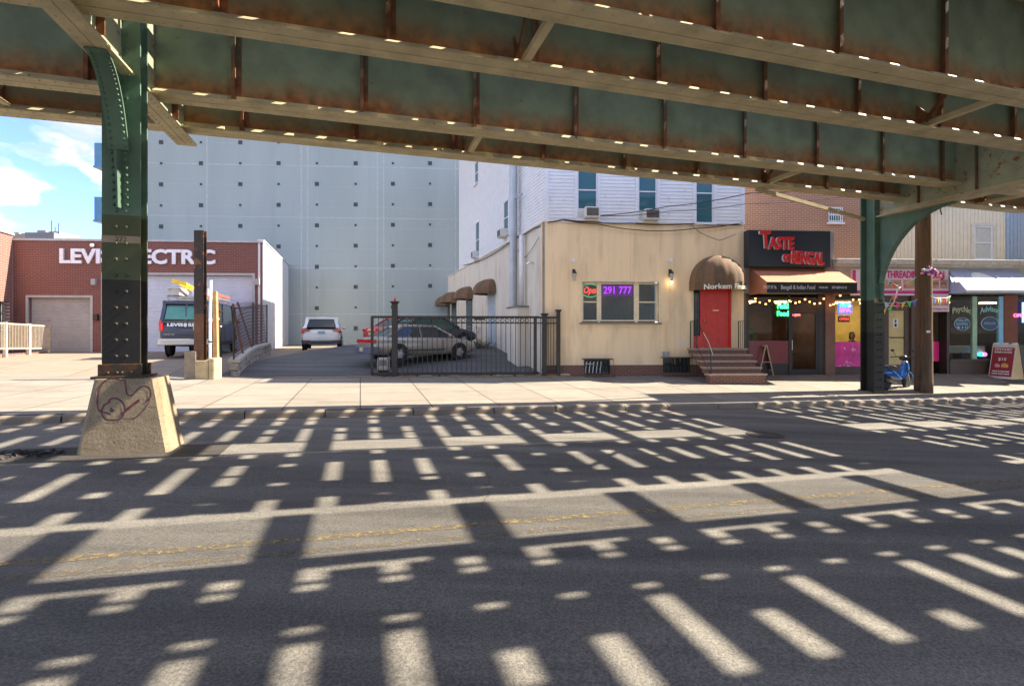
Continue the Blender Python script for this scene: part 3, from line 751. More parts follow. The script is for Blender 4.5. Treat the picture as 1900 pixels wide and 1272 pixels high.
part(cb, 'room', mat('dim room', (.10,.10,.085)), lambda q: q.box(x0, x1, .42, .46, z0-.1, z1+.1))
# neon in the window
def neon(name, label, body, col, s, fr_, x, y, z, size, width, z0=Z0, bgm=None, bw=0, bh=0, ext=.008, shear=0):
    t = fthing(name, label, 'neon sign', fr_, x, y, z0+z)
    if bgm: part(t, 'backing', bgm, lambda q: q.box(-bw/2, bw/2, .02, .03, -bh/2, bh/2))
    text('lettering', body, emit('neon %.2f %.2f %.2f %.1f' % (*col, s), col, s), size, t, (0, 0, 0), ext, width=width, shear=shear, off=.004)
    return t
zn = bz_(538, 1100)
neon('neon_sign', 'red neon script sign in the left light of the cream facade window', 'Open', (1, .06, .03), 3, FA, bx_(1097), .135, zn, .34, .50, shear=.3)
o = fthing('neon_tube', 'green curved neon tube under the red script in the facade window', 'neon sign', FA, bx_(1097), .14, Z0+zn)
part(o, 'tube', emit('neon green', (.05,.9,.25), 1.6), lambda q: (q.tube([(-.26+.52*i/12, 0, -.16-.08*sin(pi*i/12)) for i in range(13)], .012, 6), q.tube([(-.26+.52*i/12, 0, .16+.06*sin(pi*i/12)) for i in range(13)], .010, 6)))
neon('neon_sign', 'purple lit number sign reading 291 777 in the cream facade window', '291 777', (.50, .02, 1), 2.6, FA, bx_(1147.5), .132, zn, .36, 1.02, bgm=emit('violet glow panel', (.22,.0,.36), .45), bw=1.12, bh=.40)
# red door, side light, hood, step
x0, x1, z0, z1 = DOOR; m_red = mat('red door paint', (.62,.020,.008), .38, var=.08)
xd0, xd1 = bx_(1304), bx_(1355); y_ = .1
dr = part(cb, 'door', m_red, lambda q: q.box(xd0, xd1, y_, y_+.05, z0+.02, z1-.06))
def panels(q):
    W_ = xd1-xd0; H_ = z1-.08-z0
    for cx_ in (.28, .72):
        for lo, hi in ((.06, .19), (.23, .36), (.40, .60), (.64, .77), (.81, .94)):
            a, b = xd0+W_*(cx_-.16), xd0+W_*(cx_+.16); c, d = z0+.02+H_*lo, z0+.02+H_*hi
            q.box(a, b, y_-.006, y_, c, d); q.box(a+.04, b-.04, y_-.018, y_-.006, c+.04, d-.04)
part(dr, 'panels', m_red, panels, bevel=.005)
part(dr, 'handle', mat('brass', (.6,.45,.2), .3, .9), lambda q: (q.ball((xd0+.08, y_-.05, z0+.98), .03), q.tube([(xd0+.08, y_, z0+.98), (xd0+.08, y_-.05, z0+.98)], .012, 6), q.ball((xd0+.42, y_-.01, z0+1.45), .014), q.box(xd0+.40, xd0+.62, y_-.03, y_-.019, z0+1.33, z0+1.36)))
part(cb, 'door_frame', m_red, lambda q: (q.box(xd0-.07, xd0, .05, .16, z0, z1-.06), q.box(xd1, xd1+.06, .05, .16, z0, z1-.06), q.box(x0-.03, xd1+.06, .05, .16, z1-.06, z1+.02), q.box(x0-.05, x0+.02, .05, .16, z0, z1-.06), q.box(x0+.02, xd0-.07, .05, .16, z0, z0+.42)))
sl = part(cb, 'side_light', m_glass, lambda q: q.box(x0+.02, xd0-.07, .12, .13, z0+.42, z1-.06))
part(sl, 'grille', m_black, lambda q: ([q.box(x0+.02, xd0-.07, .10, .115, z0+.42+i*.29, z0+.45+i*.29) for i in range(1, 6)], [q.box(lerp(x0+.02, xd0-.07, i/4)-.006, lerp(x0+.02, xd0-.07, i/4)+.006, .095, .11, z0+.42, z1-.06) for i in (1, 2, 3)]))
m_aw1 = mat('brown awning canvas', (.19,.105,.055), .85, var=.15, scale=5); m_aw2 = mat('olive awning canvas', (.13,.085,.045), .85, var=.15, scale=5)
xc = (bx_(1280, )+bx_(1381))/2
da = awning_dome(cb, bx_(1330.5)-.04, 1.98, bz_(521, 1330)-.10, 1.00, 1.05, m_aw1, m_aw2, n=9, val=.26, y0=-.006)
zt_ = bz_(529, 1330)-.13
lt = text('lettering', 'Norkem Financial', mat('cream lettering', (.80,.78,.66), .6), .25, None, (0, 0, 0), .0, off=.006)
# wrap the words round the curved valance
me = lt.data; xs = [v.co.x for v in me.vertices]; wid = max(xs)-min(xs); mid = (max(xs)+min(xs))/2
for v in me.vertices:
    a = 1.05*pi/2 + .0; s_ = (v.co.x-mid)/wid; a = -pi/2+s_*1.9+.10
    v.co.x = bx_(1330.5)-.04+(1.98/2+.012)*cos(a); v.co.y = (1.05+.012)*sin(a); v.co.z = v.co.z*1.0+zt_
lt.parent = da
# brick stoop with stone treads
st = fthing('stoop', 'brick stoop of five stone treads rising to the red door', 'steps', FA, (x0+x1)/2+.02, 0, .2)
hw = .93; zl = DOOR[2]; nr = 5; rz = zl/nr
m_tread = mat('brown stone tread', (.40,.28,.20), .85, var=.12, scale=6, bmp=.2); 
for i in range(nr):
    yf = -.55-(nr-1-i)*.30 - .0; zt2 = rz*(i+1)
    part(st, 'tread', m_tread, lambda q: q.box(-hw-.05, hw+.05, yf-.03, (-.03 if i == nr-1 else yf+.33), zt2-.06, zt2), bevel=.01)
    part(st, 'riser', m_bb, lambda q: q.box(-hw, hw, yf, (-.03 if i == nr-1 else yf+.30), rz*i - (.2 if i == 0 else 0), zt2-.06))
def rail_(q, s):
    p = [(s*.88, -.1, zl+.0), (s*.88, -.1, zl+.95), (s*.88, -.62, zl+.95), (s*.88, -1.55, zl*.3+.90), (s*.88, -1.80, .86), (s*.88, -1.86, .78)]
    if s > 0: p = p[:3]+[(s*.88, -.62, zl)]
    q.tube(p, .02, 6)
    if s < 0:
        q.tube([(s*.88, -.62, zl), (s*.88, -.62, zl+.95)], .016, 6); q.tube([(s*.88, -1.72, .1), (s*.88, -1.72, .92)], .018, 6)
        q.tube([(s*.88, -.62, zl+.1), (s*.88, -1.72, .15)], .012, 6)
    for k in range(1, 4): q.tube([(s*.88, -.1-.13*k, zl), (s*.88, -.1-.13*k, zl+.95)], .009, 5)
part(st, 'handrail', m_black, lambda q: rail_(q, -1)); part(st, 'handrail', m_black, lambda q: rail_(q, 1))
# basement grilles
for i, (a, b, c, d) in enumerate((BW1, BW2)):
    o = part(cb, 'basement_window', m_glass, lambda q: q.box(a, b, .13, .14, c, d+.02))
    def gr_(q):
        q.box(a-.1, b+.05, -.30, -.28, d-.03, d); q.box(a-.05, b+.1, -.30, -.28, -.02, .02); q.box(a-.1, b+.05, -.28, -.022, d-.02, d)
        n = 9
        for k in range(n): q.bar((lerp(a-.08, b+.03, k/(n-1)), -.29, d-.02), (lerp(a-.02, b+.1, k/(n-1)), -.29, 0), .012)
    part(o, 'grille', mat('rusty brown iron', (.09,.055,.03), .7), gr_)
    if i == 0: part(o, 'white_bars', m_white, lambda q: [q.bar((a+.05+k*.13, .06, c+.03), (a+.10+k*.13, .06, d-.12), .028) for k in range(5)]+[q.bar((a+.05, .05, d-.2), (a+.35, .05, d-.2), .025)])
# meter box, conduit and vents on the facade
part(cb, 'meter_box', mat('grey meter', (.32,.31,.29), .6), lambda q: (q.box(bx_(1229), bx_(1239), -.14, -.001, bz_(663, 1234), bz_(652, 1234)), q.lathe([(.06, -.14), (.055, -.17), (.01, -.175)], (bx_(1234), 0, bz_(657, 1234)), 12, 'y')))
part(cb, 'conduit', m_cream, lambda q: (q.tube([(bx_(1234), -.03, bz_(652, 1234)), (bx_(1234), -.03, bz_(600, 1234)), (bx_(1243), -.03, bz_(590, 1234)), (bx_(1243), -.03, bz_(525, 1234))], .014, 6),))
part(cb, 'stucco_joint', mat('stucco joint', (.70,.53,.33), .9), lambda q: [q.box(bx_(u)-.006, bx_(u)+.006, -.0025, -.0005, bz_(523, 1150)+.08 if 1079 < u < 1223 else ZBB, ZC) for u in (1056, 1130, 1170, 1252, 1262)])
part(cb, 'vent', m_plas, lambda q: (q.box(bx_(1262), bx_(1270), -.02, -.001, bz_(640, 1262), bz_(632, 1262)),))
# wall lanterns and flood lights
for u, on in ((1064.5, 0), (1243, 1)):
    x = bx_(u); z = bz_(510, u)
    t = fthing('wall_lantern', ('lit' if on else 'unlit')+' black wall lantern '+('between the facade window and the door hood' if on else 'left of the cream facade window'), 'wall lamp', FA, x, 0, Z0+z, 'lanterns on the cream facade')
    part(t, 'bracket', m_black, lambda q: (q.box(-.05, .05, -.03, -.001, -.06, .20), q.tube([(0,-.02,.12),(0,-.14,.16),(0,-.16,.08)], .014, 6), q.lathe([(.085, .03), (.06, .10), (.02, .14)], (0,-.16,0), 8)))
    part(t, 'glass', mat('lantern glass', (.45,.43,.38), .2), lambda q: q.lathe([(.045, -.22), (.075, .03)], (0,-.16,0), 8))
    if on: part(t, 'bulb', emit('warm bulb', (1,.72,.35), 9), lambda q: q.ball((0,-.16,-.28), .045))
    t = fthing('flood_light', 'small white flood light above the '+('right' if on else 'left')+' wall lantern', 'lamp', FA, bx_(u-1.5), 0, Z0+bz_(483, u), 'flood lights on the cream facade')
    part(t, 'base', m_white, lambda q: q.lathe([(.05, 0), (.05, -.03)], (0,-.001,0), 10, 'y'))
    part(t, 'head', m_white, lambda q: q.lathe([(.03, -.03), (.06, -.10), (.07, -.15), (.01, -.16)], (.02,0,-.01), 10, 'y'))
# window air conditioners
def aircon(label, fr_, x, y, z, wd, sg, deg=0):
    t = fthing('air_conditioner', label, 'air conditioner', fr_, x, y, z, 'window air conditioners')
    part(t, 'case', m_plas, lambda q: q.box(-wd/2, wd/2, *sorted((-sg*.32, sg*.1)), 0, .36), bevel=.012)
    def gl(q):
        for k in range(11): q.box(-wd/2+.07, wd/2-.07, *sorted((-sg*.325, -sg*.319)), .05+k*.024, .062+k*.024)
    part(t, 'grille', mat('grey grille', (.12,.11,.10)), lambda q: (q.box(-wd/2+.05, wd/2-.05, *sorted((-sg*.3225, -sg*.3205)), .04, .32), gl(q)))
aircon('white air conditioner in the leftmost upstairs window of the corner building', FA, bx_(1096), -.02, Z0+UW[0][2]+.02, .52, 1)
aircon('white air conditioner in the middle upstairs window of the corner building', FA, bx_(1205.5), -.02, Z0+UW[1][2]+.02, .55, 1)
aircon('white air conditioner jutting from the side wall beside the metal flue', SW, (sw[0][0]+sw[0][1])/2, .02, Z0+sw[0][2]-.12, .6, -1)
aircon('small air conditioner in the farther upstairs side window', SW, (sw[1][0]+sw[1][1])/2, .0, Z0+sw[1][2]+.0, .5, -1)
for a in (UW[0], UW[1]): part(cb, 'window_filler', m_plas, lambda q: q.box(a[0]+.05, a[1]-.05, .03, .045, a[2]+.05, a[2]+.40))
# side door and dome awnings
for i, (u, wd, vb) in enumerate(((921, 1.75, 543), (878, 2.0, 553), (848, 2.1, 560), (836, 2.2, 565))):
    t0 = SW.x(u); z = SW.z(u, vb)-Z0
    hd = swpart(MB().box(t0+.2, t0+wd-.2, .0, .03, .1, z-.02), 'door' if i == 0 else 'window', mat('side door blue grey', (.42,.48,.52)) if i == 0 else m_glass)
    a = awning_dome(hd, t0+wd/2, wd, z+.12, .62, .95, m_aw1, m_aw2, sg=-1, n=8, val=.14, y0=.001)
# metal flue, chimney breast, soil pipe
m_flue = mat('galvanised flue', (.40,.43,.46), .45, .5, var=.12, scale=3)
tf = SW.x(965)
q = MB(); q.lathe([(.16, SW.z(951, 573)-Z0), (.16, 10)], (tf, .28, 0), 14)
for z in (5.4, 6.6, 7.8): q.lathe([(.17, z), (.17, z+.04)], (tf, .28, 0), 14)
q.bar((tf, .28, 6.9), (tf-.9, .2, 6.9), .05, .05)
swpart(q, 'flue', m_flue, smooth=False)
tcb = SW.x(940); q = MB(); q.box(SW.x(981), SW.x(961), .001, .45, -.3, SW.z(951, 574)-Z0); swpart(q, 'chimney_breast', m_creamw)
q = MB(); q.box(SW.x(981)-.04, SW.x(961)+.04, -.0, .49, SW.z(951, 574)-Z0, SW.z(951,574)-Z0+.06); swpart(q, 'chimney_cap', mat('grey cap', (.2,.19,.18)))
q = MB(); q.tube([(SW.x(976), .18, SW.z(951,574)-Z0+.06), (SW.x(976), .18, ZC-.1)], .10, 10); swpart(q, 'white_pipe', m_white, smooth=True)
q = MB(); q.tube([(.12, .05, 0), (.12, .05, ZC)], .035, 8); swpart(q, 'downpipe', mat('tan downpipe', (.40,.27,.16)))
t = thing('security_camera', 'small white security camera on the side wall right of the flue', 'camera', *SW.W(SW.x(990), 0), SW.z(990, 487), 107)
part(t, 'mount', m_white, lambda q: q.tube([(0,0,0),(0,.12,0)], .03, 8)); part(t, 'body', m_white, lambda q: q.bar((-.05,.14,0),(.2,.2,-.03), .08, .07))

# ------------------------------------------------------------------ brick building behind the restaurant
m_brn = brick('brown orange brick', (.36,.17,.095), (.27,.12,.07), (.42,.33,.25), 1.0)
FB = Fr(*FA.W(0, 1.6), 3.5)
bb = fthing('brick_building', 'brown brick building set back behind the restaurant sign', 'building', FB, FB.x(1379), 0, .2)
o_ = FB.x(1379); bw = (FB.x(1537)-o_, FB.x(1562)-o_, FB.z(1550, 413)-.2, FB.z(1550, 384)-.2)
q = MB(); wall_holes(q, 0, FB.x(1618)-o_, 3.3, 9, [bw], 0, .12); xr_ = FB.x(1618)-o_; q.quad((xr_,0,3.3),(xr_,9,3.3),(xr_,9,9),(xr_,0,9)); q.quad((0,0,3.3),(0,9,3.3),(0,9,9),(0,0,9)); q.quad((0,0,9),(xr_,0,9),(xr_,9,9),(0,9,9)); q.build('wall', m_brn, bb); part(bb, 'rear_wall', m_brn, lambda q: q.box(0, xr_, 2.4, 9, -.1, 3.28))
wo = window(bb, *bw, .05, m_white, m_glassb)
part(wo, 'bars', m_white, lambda q: ([q.box(lerp(bw[0], bw[1], k/6)-.008, lerp(bw[0], bw[1], k/6)+.008, -.05, -.03, bw[2], bw[3]) for k in range(7)], [q.box(bw[0]-.02, bw[1]+.02, -.052, -.028, z, z+.02) for z in (bw[2]+.05, (bw[2]+bw[3])/2, bw[3]-.07)]))

# ------------------------------------------------------------------ restaurant
rs = fthing('restaurant', 'one storey restaurant with dark shopfront under an orange awning', 'restaurant', FA, bx_(1381), 0, .2)
ro = bx_(1381)
def rx(u, ly=0): return B.x(u, ly)-ro
def rz_(u, v, ly=0): return B.z(u, v, ly)-.2
XE = rx(1548); ZR = rz_(1400, 428)
m_mar = mat('maroon panel', (.20,.03,.035), .35, var=.1)
m_pil = mat('rose brown pilaster', (.24,.125,.085), .7)
x_d0, x_d1 = rx(1466), rx(1518)
q = MB(); clap(q, -.02, rx(1392), rz_(1385, 492), ZR, [], .115, -.01, .014); q.build('side_siding', m_side_w, rs)
q = MB(); q.box(0, XE, .0, 1.58, rz_(1450, 545), ZR); q.build('upper_wall', mat('grey wall paint', (.3,.28,.26)), rs)
part(rs, 'plinth', m_dark, lambda q: q.box(rx(1386), x_d0, .0, .15, -.3, rz_(1420, 678)))
part(rs, 'panel', m_mar, lambda q: q.box(rx(1389), x_d0-.06, -.005, .06, rz_(1420, 674), rz_(1420, 632)))
part(rs, 'shop_window', m_see, lambda q: q.box(rx(1389), x_d0-.06, .02, .03, rz_(1420, 632), rz_(1420, 548)))
part(rs, 'window_frame', m_dark, lambda q: (q.box(rx(1383), rx(1389), -.03, .1, -.1, rz_(1420, 545)), q.box(x_d0-.06, x_d0, -.03, .1, -.1, rz_(1420, 545)), q.box(rx(1389), x_d0-.06, -.02, .08, rz_(1420,678), rz_(1420,674))))
dd = part(rs, 'door', m_dark, lambda q: (q.box(x_d0, x_d0+.09, .0, .06, -.02, rz_(1490,577)), q.box(x_d1-.09, x_d1, .0, .06, -.02, rz_(1490,577)), q.box(x_d0+.09, x_d1-.09, .0, .06, -.02, .2), q.box(x_d0+.09, x_d1-.09, .0, .06, rz_(1490,577)-.1, rz_(1490,577)), q.box(x_d0, x_d1, .0, .06, rz_(1490,573), rz_(1490,575)), q.box(x_d1, rx(1530), -.01, .1, -.1, rz_(1490,545))))
part(dd, 'pane', m_see, lambda q: (q.box(x_d0+.09, x_d1-.09, .025, .035, .2, rz_(1490,577)-.1), q.box(x_d0, x_d1, .025, .035, rz_(1490,572), rz_(1490,546))))
part(dd, 'handle', mat('steel handle', (.5,.5,.5), .3, .8), lambda q: q.tube([(x_d0+.05, -.05, .9), (x_d0+.05, -.05, 1.25)], .015, 6))
part(rs, 'pilaster', m_pil, lambda q: (q.box(rx(1530), rx(1548), -.06, .1, -.3, rz_(1490,545)),), bevel=.01)
part(rs, 'interior', mat('warm room paint', (.20,.10,.065), .8, var=.3, scale=1.5), lambda q: (q.box(.1, XE, 3.4, 3.45, -.1, 3), q.box(.05, .1, .1, 3.4, -.1, 3), q.box(XE-.05, XE, .1, 3.4, -.1, 3), q.box(.1, XE, .1, 3.4, 2.75, 2.8)))
part(rs, 'ceiling_lamp', emit('warm ceiling lamp', (1,.62,.30), 7), lambda q: [q.box(a, a+.5, 1.2, 1.5, 2.70, 2.74) for a in (.6, 2.0)])
part(rs, 'interior_floor', mat('brown floor', (.12,.07,.045), .5), lambda q: q.box(.05, XE, .05, 3.4, -.08, -.02))
part(rs, 'wall_picture', mat('green painting', (.08,.16,.09), .6, var=.6, scale=6), lambda q: (q.box(.5, 1.2, 3.36, 3.4, 1.1, 1.8), q.box(1.7, 2.3, 3.36, 3.4, 1.0, 1.7)))
for k in range(3):
    tx = .6+k*.95
    t = fthing('dining_table', ['dark dining table nearest the stoop side of the restaurant window', 'dark dining table in the middle behind the restaurant window', 'dark dining table behind the restaurant door'][k], 'table', FA, ro+tx, 1.8, .14, 'tables inside the restaurant')
    part(t, 'top', m_dark, lambda q: q.box(-.35, .35, -.35, .35, .72, .76)); part(t, 'leg', m_dark, lambda q: q.lathe([(.25, 0), (.04, .04), (.035, .72)], n=10))
m_or = mat('orange brown canvas', (.52,.20,.10), .85, var=.08, scale=3)
ra = slope_awning(rs, rx(1390), rx(1541)+.12, rz_(1400, 497), rz_(1450, 523, -1.15)-.0, 1.15, rz_(1450, 523, -1.15)-rz_(1450, 543, -1.15), m_or, mat('black valance', (.025,.022,.022), .7), y0=-.01)
m_lt = mat('grey white lettering', (.62,.60,.58), .6)
zv = (rz_(1450, 523, -1.15)+rz_(1450, 543, -1.15))/2
def vtext(body, u0, u1, size):
    a, b = rx(u0, -1.17), rx(u1, -1.17); text('lettering', body, m_lt, size, ra, ((a+b)/2, -1.17-.008, zv), .002, width=b-a, off=.003)
vtext('29-27 37 St.', 1416, 1441, .15); vtext('Bengali & Indian Food', 1449, 1512, .20); vtext('347-809-0143', 1543, 1571, .12); vtext('718-606-0000', 1519, 1536, .09)
sg_ = fthing('shop_sign', 'navy box sign with raised red and white restaurant name', 'sign', FA, ro+(rx(1389, -.35)+rx(1541, -.35))/2, -.35, .2+rz_(1465, 495, -.35))
hw_ = (rx(1541, -.35)-rx(1389, -.35))/2; hh_ = rz_(1465, 427, -.35)-rz_(1465, 495, -.35)
part(sg_, 'panel', mat('navy sign face', (.014,.022,.034), .35, var=.1), lambda q: q.box(-hw_, hw_, 0, .34, 0, hh_), bevel=.01)
m_sr = mat('red sign letters', (.62,.015,.02), .35); m_sw = mat('white sign letter edge', (.75,.7,.72), .5)
def sx(u): return rx(u, -.35)-(rx(1389, -.35)+hw_)
def sz(v): return rz_(1465, v, -.35)-rz_(1465, 495, -.35)
def word(body, u0, u1, v0, v1, roll=0):
    zc_ = (sz(v0)+sz(v1))/2; size = (sz(v0)-sz(v1))*1.38; a, b = sx(u0), sx(u1)
    text('lettering', body, m_sw, size, sg_, ((a+b)/2-.025, -.03, zc_-.005), .02, width=b-a, off=.018, roll=roll)
    text('lettering', body, m_sr, size, sg_, ((a+b)/2, -.075, zc_), .018, width=b-a, off=.018, roll=roll)
word('T', 1409, 1429, 431, 463, .06); word('ASTE', 1425, 1472, 442, 464); word('OF', 1451, 1465, 473, 486); word('BENGAL', 1467, 1527, 468, 491, -.05)
# string lights under the awning
rr = random.Random(9)
sl_ = fthing('string_lights', 'string of warm bulbs looped under the orange awning of the restaurant', 'string lights', FA, ro, -.1, .2)
pts = [(lerp(rx(1386), rx(1585), i/44), -.12+.05*sin(i*1.7), rz_(1450, 556)+.12*sin(i*.9)+rr.uniform(-.05, .05)) for i in range(45)]
part(sl_, 'cable', m_black, lambda q: q.tube(pts, .006, 4))
part(sl_, 'bulbs', emit('amber bulbs', (1, .42, .10), 3.2), lambda q: [q.ball((p[0], p[1], p[2]-.05+rr.uniform(-.1, .06)), .034, 6, 4) for p in pts[::2]])
neon('neon_sign', 'green neon sign of two short lines in the restaurant window', 'Halal\nFood', (.03, 1, .18), 2.4, FA, bx_(1451), -.05, bz_(575, 1451), .27, .42)
neon('neon_sign', 'small red neon word behind the restaurant door glass', 'Open', (1, .15, .15), 1.5, FA, bx_(1487), .3, bz_(583, 1487), .16, .3)
# ------------------------------------------------------------------ threading salon and psychic shop row
sr = fthing('shop_row', 'low shop row right of the restaurant with threading salon and psychic reader fronts', 'building', FA, bx_(1548), 0, .2)
so = bx_(1548)
def sxx(u, ly=0): return B.x(u, ly)-so
def szz(v, u=1700, ly=0): return B.z(u, v, ly)-.2
XEND = sxx(2300)
m_yel = mat('yellow wall paint', (.62,.42,.10), .8, var=.1)
m_brf = mat('brown shopfront paint', (.075,.045,.03), .5)
q = MB(); q.box(sxx(1548)+.001, XEND, .0, 3.0, szz(545), szz(494)); q.build('fascia', mat('pale fascia', (.5,.48,.42)), sr)
q = MB(); q.box(sxx(1545), XEND-6, -.22, .0, szz(492), szz(482)); q.box(sxx(1545), XEND-6, -.14, .0, szz(496), szz(492)-.001); q.build('cornice', mat('weathered white cornice', (.62,.58,.52), .8, dirt=(.3,.27,.24)), sr, bevel=.02)
q = MB(); q.box(0, XEND, -.1, 3.2, szz(494), szz(493)); q.build('roof', mat('flat roof', (.2,.2,.2)), sr)
# interior shells
part(sr, 'interior', m_yel, lambda q: (q.box(.02, sxx(1700), 2.2, 2.25, -.1, 3.2), q.box(sxx(1700), sxx(1702), .15, 2.2, -.1, 3.2), q.box(-.02, .02, .1, 2.2, -.1, 3.2), q.box(.02, sxx(1700), .1, 2.2, 2.7, 2.74)))
part(sr, 'ceiling_lamp', emit('salon ceiling lamp', (1,.86,.6), 9), lambda q: [q.box(a, a+.9, .9, 1.2, 2.64, 2.69) for a in (.4, 1.9)])
part(sr, 'ceiling_lamp', emit('warm ceiling lamp', (1,.62,.30), 7), lambda q: [q.box(sxx(1775)+a, sxx(1775)+a+.5, 1.0, 1.3, 2.66, 2.71) for a in (.2, 2.2)])
part(sr, 'interior_floor', mat('grey floor', (.2,.18,.16), .5), lambda q: q.box(.02, XEND, .05, 3.2, -.1, -.02))
part(sr, 'dark_interior', mat('dark brown room', (.085,.06,.045), .8), lambda q: (q.box(sxx(1702), XEND, 2.9, 2.95, -.1, 3.2), q.box(sxx(1702), XEND, .2, 2.9, 2.72, 2.76)))
# pink counter front and yellow window on the left
def win_bay(name, u0, u1, v0, v1, m=m_see, y=.0): return part(sr, name, m, lambda q: q.box(sxx(u0), sxx(u1), y+.02, y+.03, szz(v1), szz(v0)))
part(sr, 'pink_panel', mat('pink poster panel', (.72,.02,.28), .4, var=.35, scale=2.2, dirt=(.85,.35,.55), dirt_amt=(.6,.66)), lambda q: q.box(sxx(1549), sxx(1632), -.012, .08, szz(679), szz(634)))
win_bay('shop_window', 1549, 1632, 548, 634)
part(sr, 'stall_riser', m_brf, lambda q: q.box(sxx(1548), sxx(1636), -.02, .12, -.3, szz(679)))
part(sr, 'mullion', m_brf, lambda q: q.box(sxx(1632), sxx(1640), -.03, .1, szz(679), szz(546)))
yd = part(sr, 'door', m_brf, lambda q: (q.box(sxx(1640), sxx(1650), .02, .09, -.05, szz(568)), q.box(sxx(1679), sxx(1689), .02, .09, -.05, szz(568)), q.box(sxx(1650), sxx(1679), .02, .09, szz(576), szz(568)), q.box(sxx(1650), sxx(1679), .02, .09, -.05, szz(676)), q.box(sxx(1640), sxx(1689), .02, .08, szz(568)+.01, szz(546))))
part(yd, 'yellow_panel', mat('pale yellow door panel', (.62,.50,.20), .5), lambda q: (q.box(sxx(1650), sxx(1679), .05, .07, szz(676), szz(576))))
part(yd, 'notice', m_white, lambda q: q.box(sxx(1658), sxx(1668), .035, .048, szz(608), szz(591)))
part(yd, 'push_bar', m_black, lambda q: q.tube([(sxx(1651), .0, szz(626)), (sxx(1678), .0, szz(626))], .02, 6))
part(yd, 'notice_mark', m_dark, lambda q: (q.box(sxx(1661.5), sxx(1664.5), .03, .034, szz(598), szz(593)), q.box(sxx(1661), sxx(1665), .03, .034, szz(606), szz(600))))
# door recess between salon and psychic
part(sr, 'pier', m_brf, lambda q: q.box(sxx(1689), sxx(1703), -.05, .12, -.3, szz(546)))
pd_ = part(sr, 'side_door', m_dark, lambda q: (q.box(sxx(1729), sxx(1733), .3, .36, -.1, szz(576)), q.box(sxx(1757), sxx(1762), .0, .36, -.1, szz(548)), q.box(sxx(1733), sxx(1757), .3, .36, szz(580), szz(576))))
part(pd_, 'pane', m_see, lambda q: q.box(sxx(1733), sxx(1757), .32, .33, -.05, szz(580)))
part(pd_, 'pink_poster', mat('hot pink poster', (.90,.03,.25), .5), lambda q: q.box(sxx(1738), sxx(1755), .28, .295, szz(671), szz(634)))
# psychic windows
part(sr, 'stall_riser', m_brf, lambda q: q.box(sxx(1762), sxx(1862), -.02, .12, -.35, szz(669)))
part(sr, 'sill', mat('dark sill', (.1,.085,.07)), lambda q: q.box(sxx(1762), sxx(1862), -.06, -.021, szz(669), szz(666)))
for a, b in ((1765, 1804), (1812, 1853)): win_bay('shop_window', a, b, 549, 668)
part(sr, 'green_mullion', mat('pale green trim', (.36,.55,.38), .5), lambda q: q.box(sxx(1804), sxx(1812), -.02, .08, szz(668), szz(549)))
part(sr, 'blue_mullion', mat('pale blue trim', (.28,.60,.80), .5), lambda q: q.box(sxx(1853), sxx(1861), -.02, .08, szz(668), szz(549)))
part(sr, 'pilaster', mat('red brown pilaster', (.24,.075,.04), .7), lambda q: q.box(sxx(1861), sxx(1886), -.05, .1, -.35, szz(546)), bevel=.01)
win_bay('shop_window', 1886, 2250, 549, 640); part(sr, 'stall_riser', m_brf, lambda q: q.box(sxx(1886), XEND, -.02, .12, -.35, szz(640)))
def disc_text(u, v, body, w_, h_, mring, mfill, mt):
    o = part(sr, 'window_emblem', mfill, lambda q: q.add([(sxx(u)+w_/2*cos(2*pi*i/28), -.002, szz(v, u)+h_/2*sin(2*pi*i/28)) for i in range(28)], [tuple(range(28))]))
    part(o, 'ring', mring, lambda q: [q.bar((sxx(u)+w_/2*cos(2*pi*i/28), -.006, szz(v, u)+h_/2*sin(2*pi*i/28)), (sxx(u)+w_/2*cos(2*pi*(i+1)/28), -.006, szz(v, u)+h_/2*sin(2*pi*(i+1)/28)), .035, .012) for i in range(28)])
    ls = body.split('|')
    for k, b_ in enumerate(ls): text('lettering', b_, mt, .13, o, (sxx(u), -.012, szz(v, u)+.13*((len(ls)-1)/2-k)), .001, width=w_*.74)
m_navy = mat('navy sticker', (.03,.06,.14), .5); m_pb = mat('pale blue sticker', (.45,.68,.80), .5); m_pg = mat('pale green lettering', (.55,.62,.38), .5)
disc_text(1785, 601, 'PALM|READINGS|$10', .62, .48, mat('grey blue ring', (.42,.52,.58)), m_navy, m_pb)
disc_text(1836, 600, 'ASTROLOGY', .66, .50, m_pb, m_navy, m_pb)
def arc_text(body, u, v, w_, m, rise):
    o = text('lettering', body, m, .30, sr, (0, 0, 0), .003, width=w_, off=.005)
    for vv in o.data.vertices:
        x = vv.co.x; vv.co.z += rise*(1-(x/(w_/2))**2)+szz(v, u); vv.co.x = x+sxx(u); vv.co.y -= .006
arc_text('Psychic', 1784, 578, .72, m_pg, .1); arc_text('Advisor', 1836, 578, .76, mat('teal lettering', (.30,.62,.62), .5), .1)
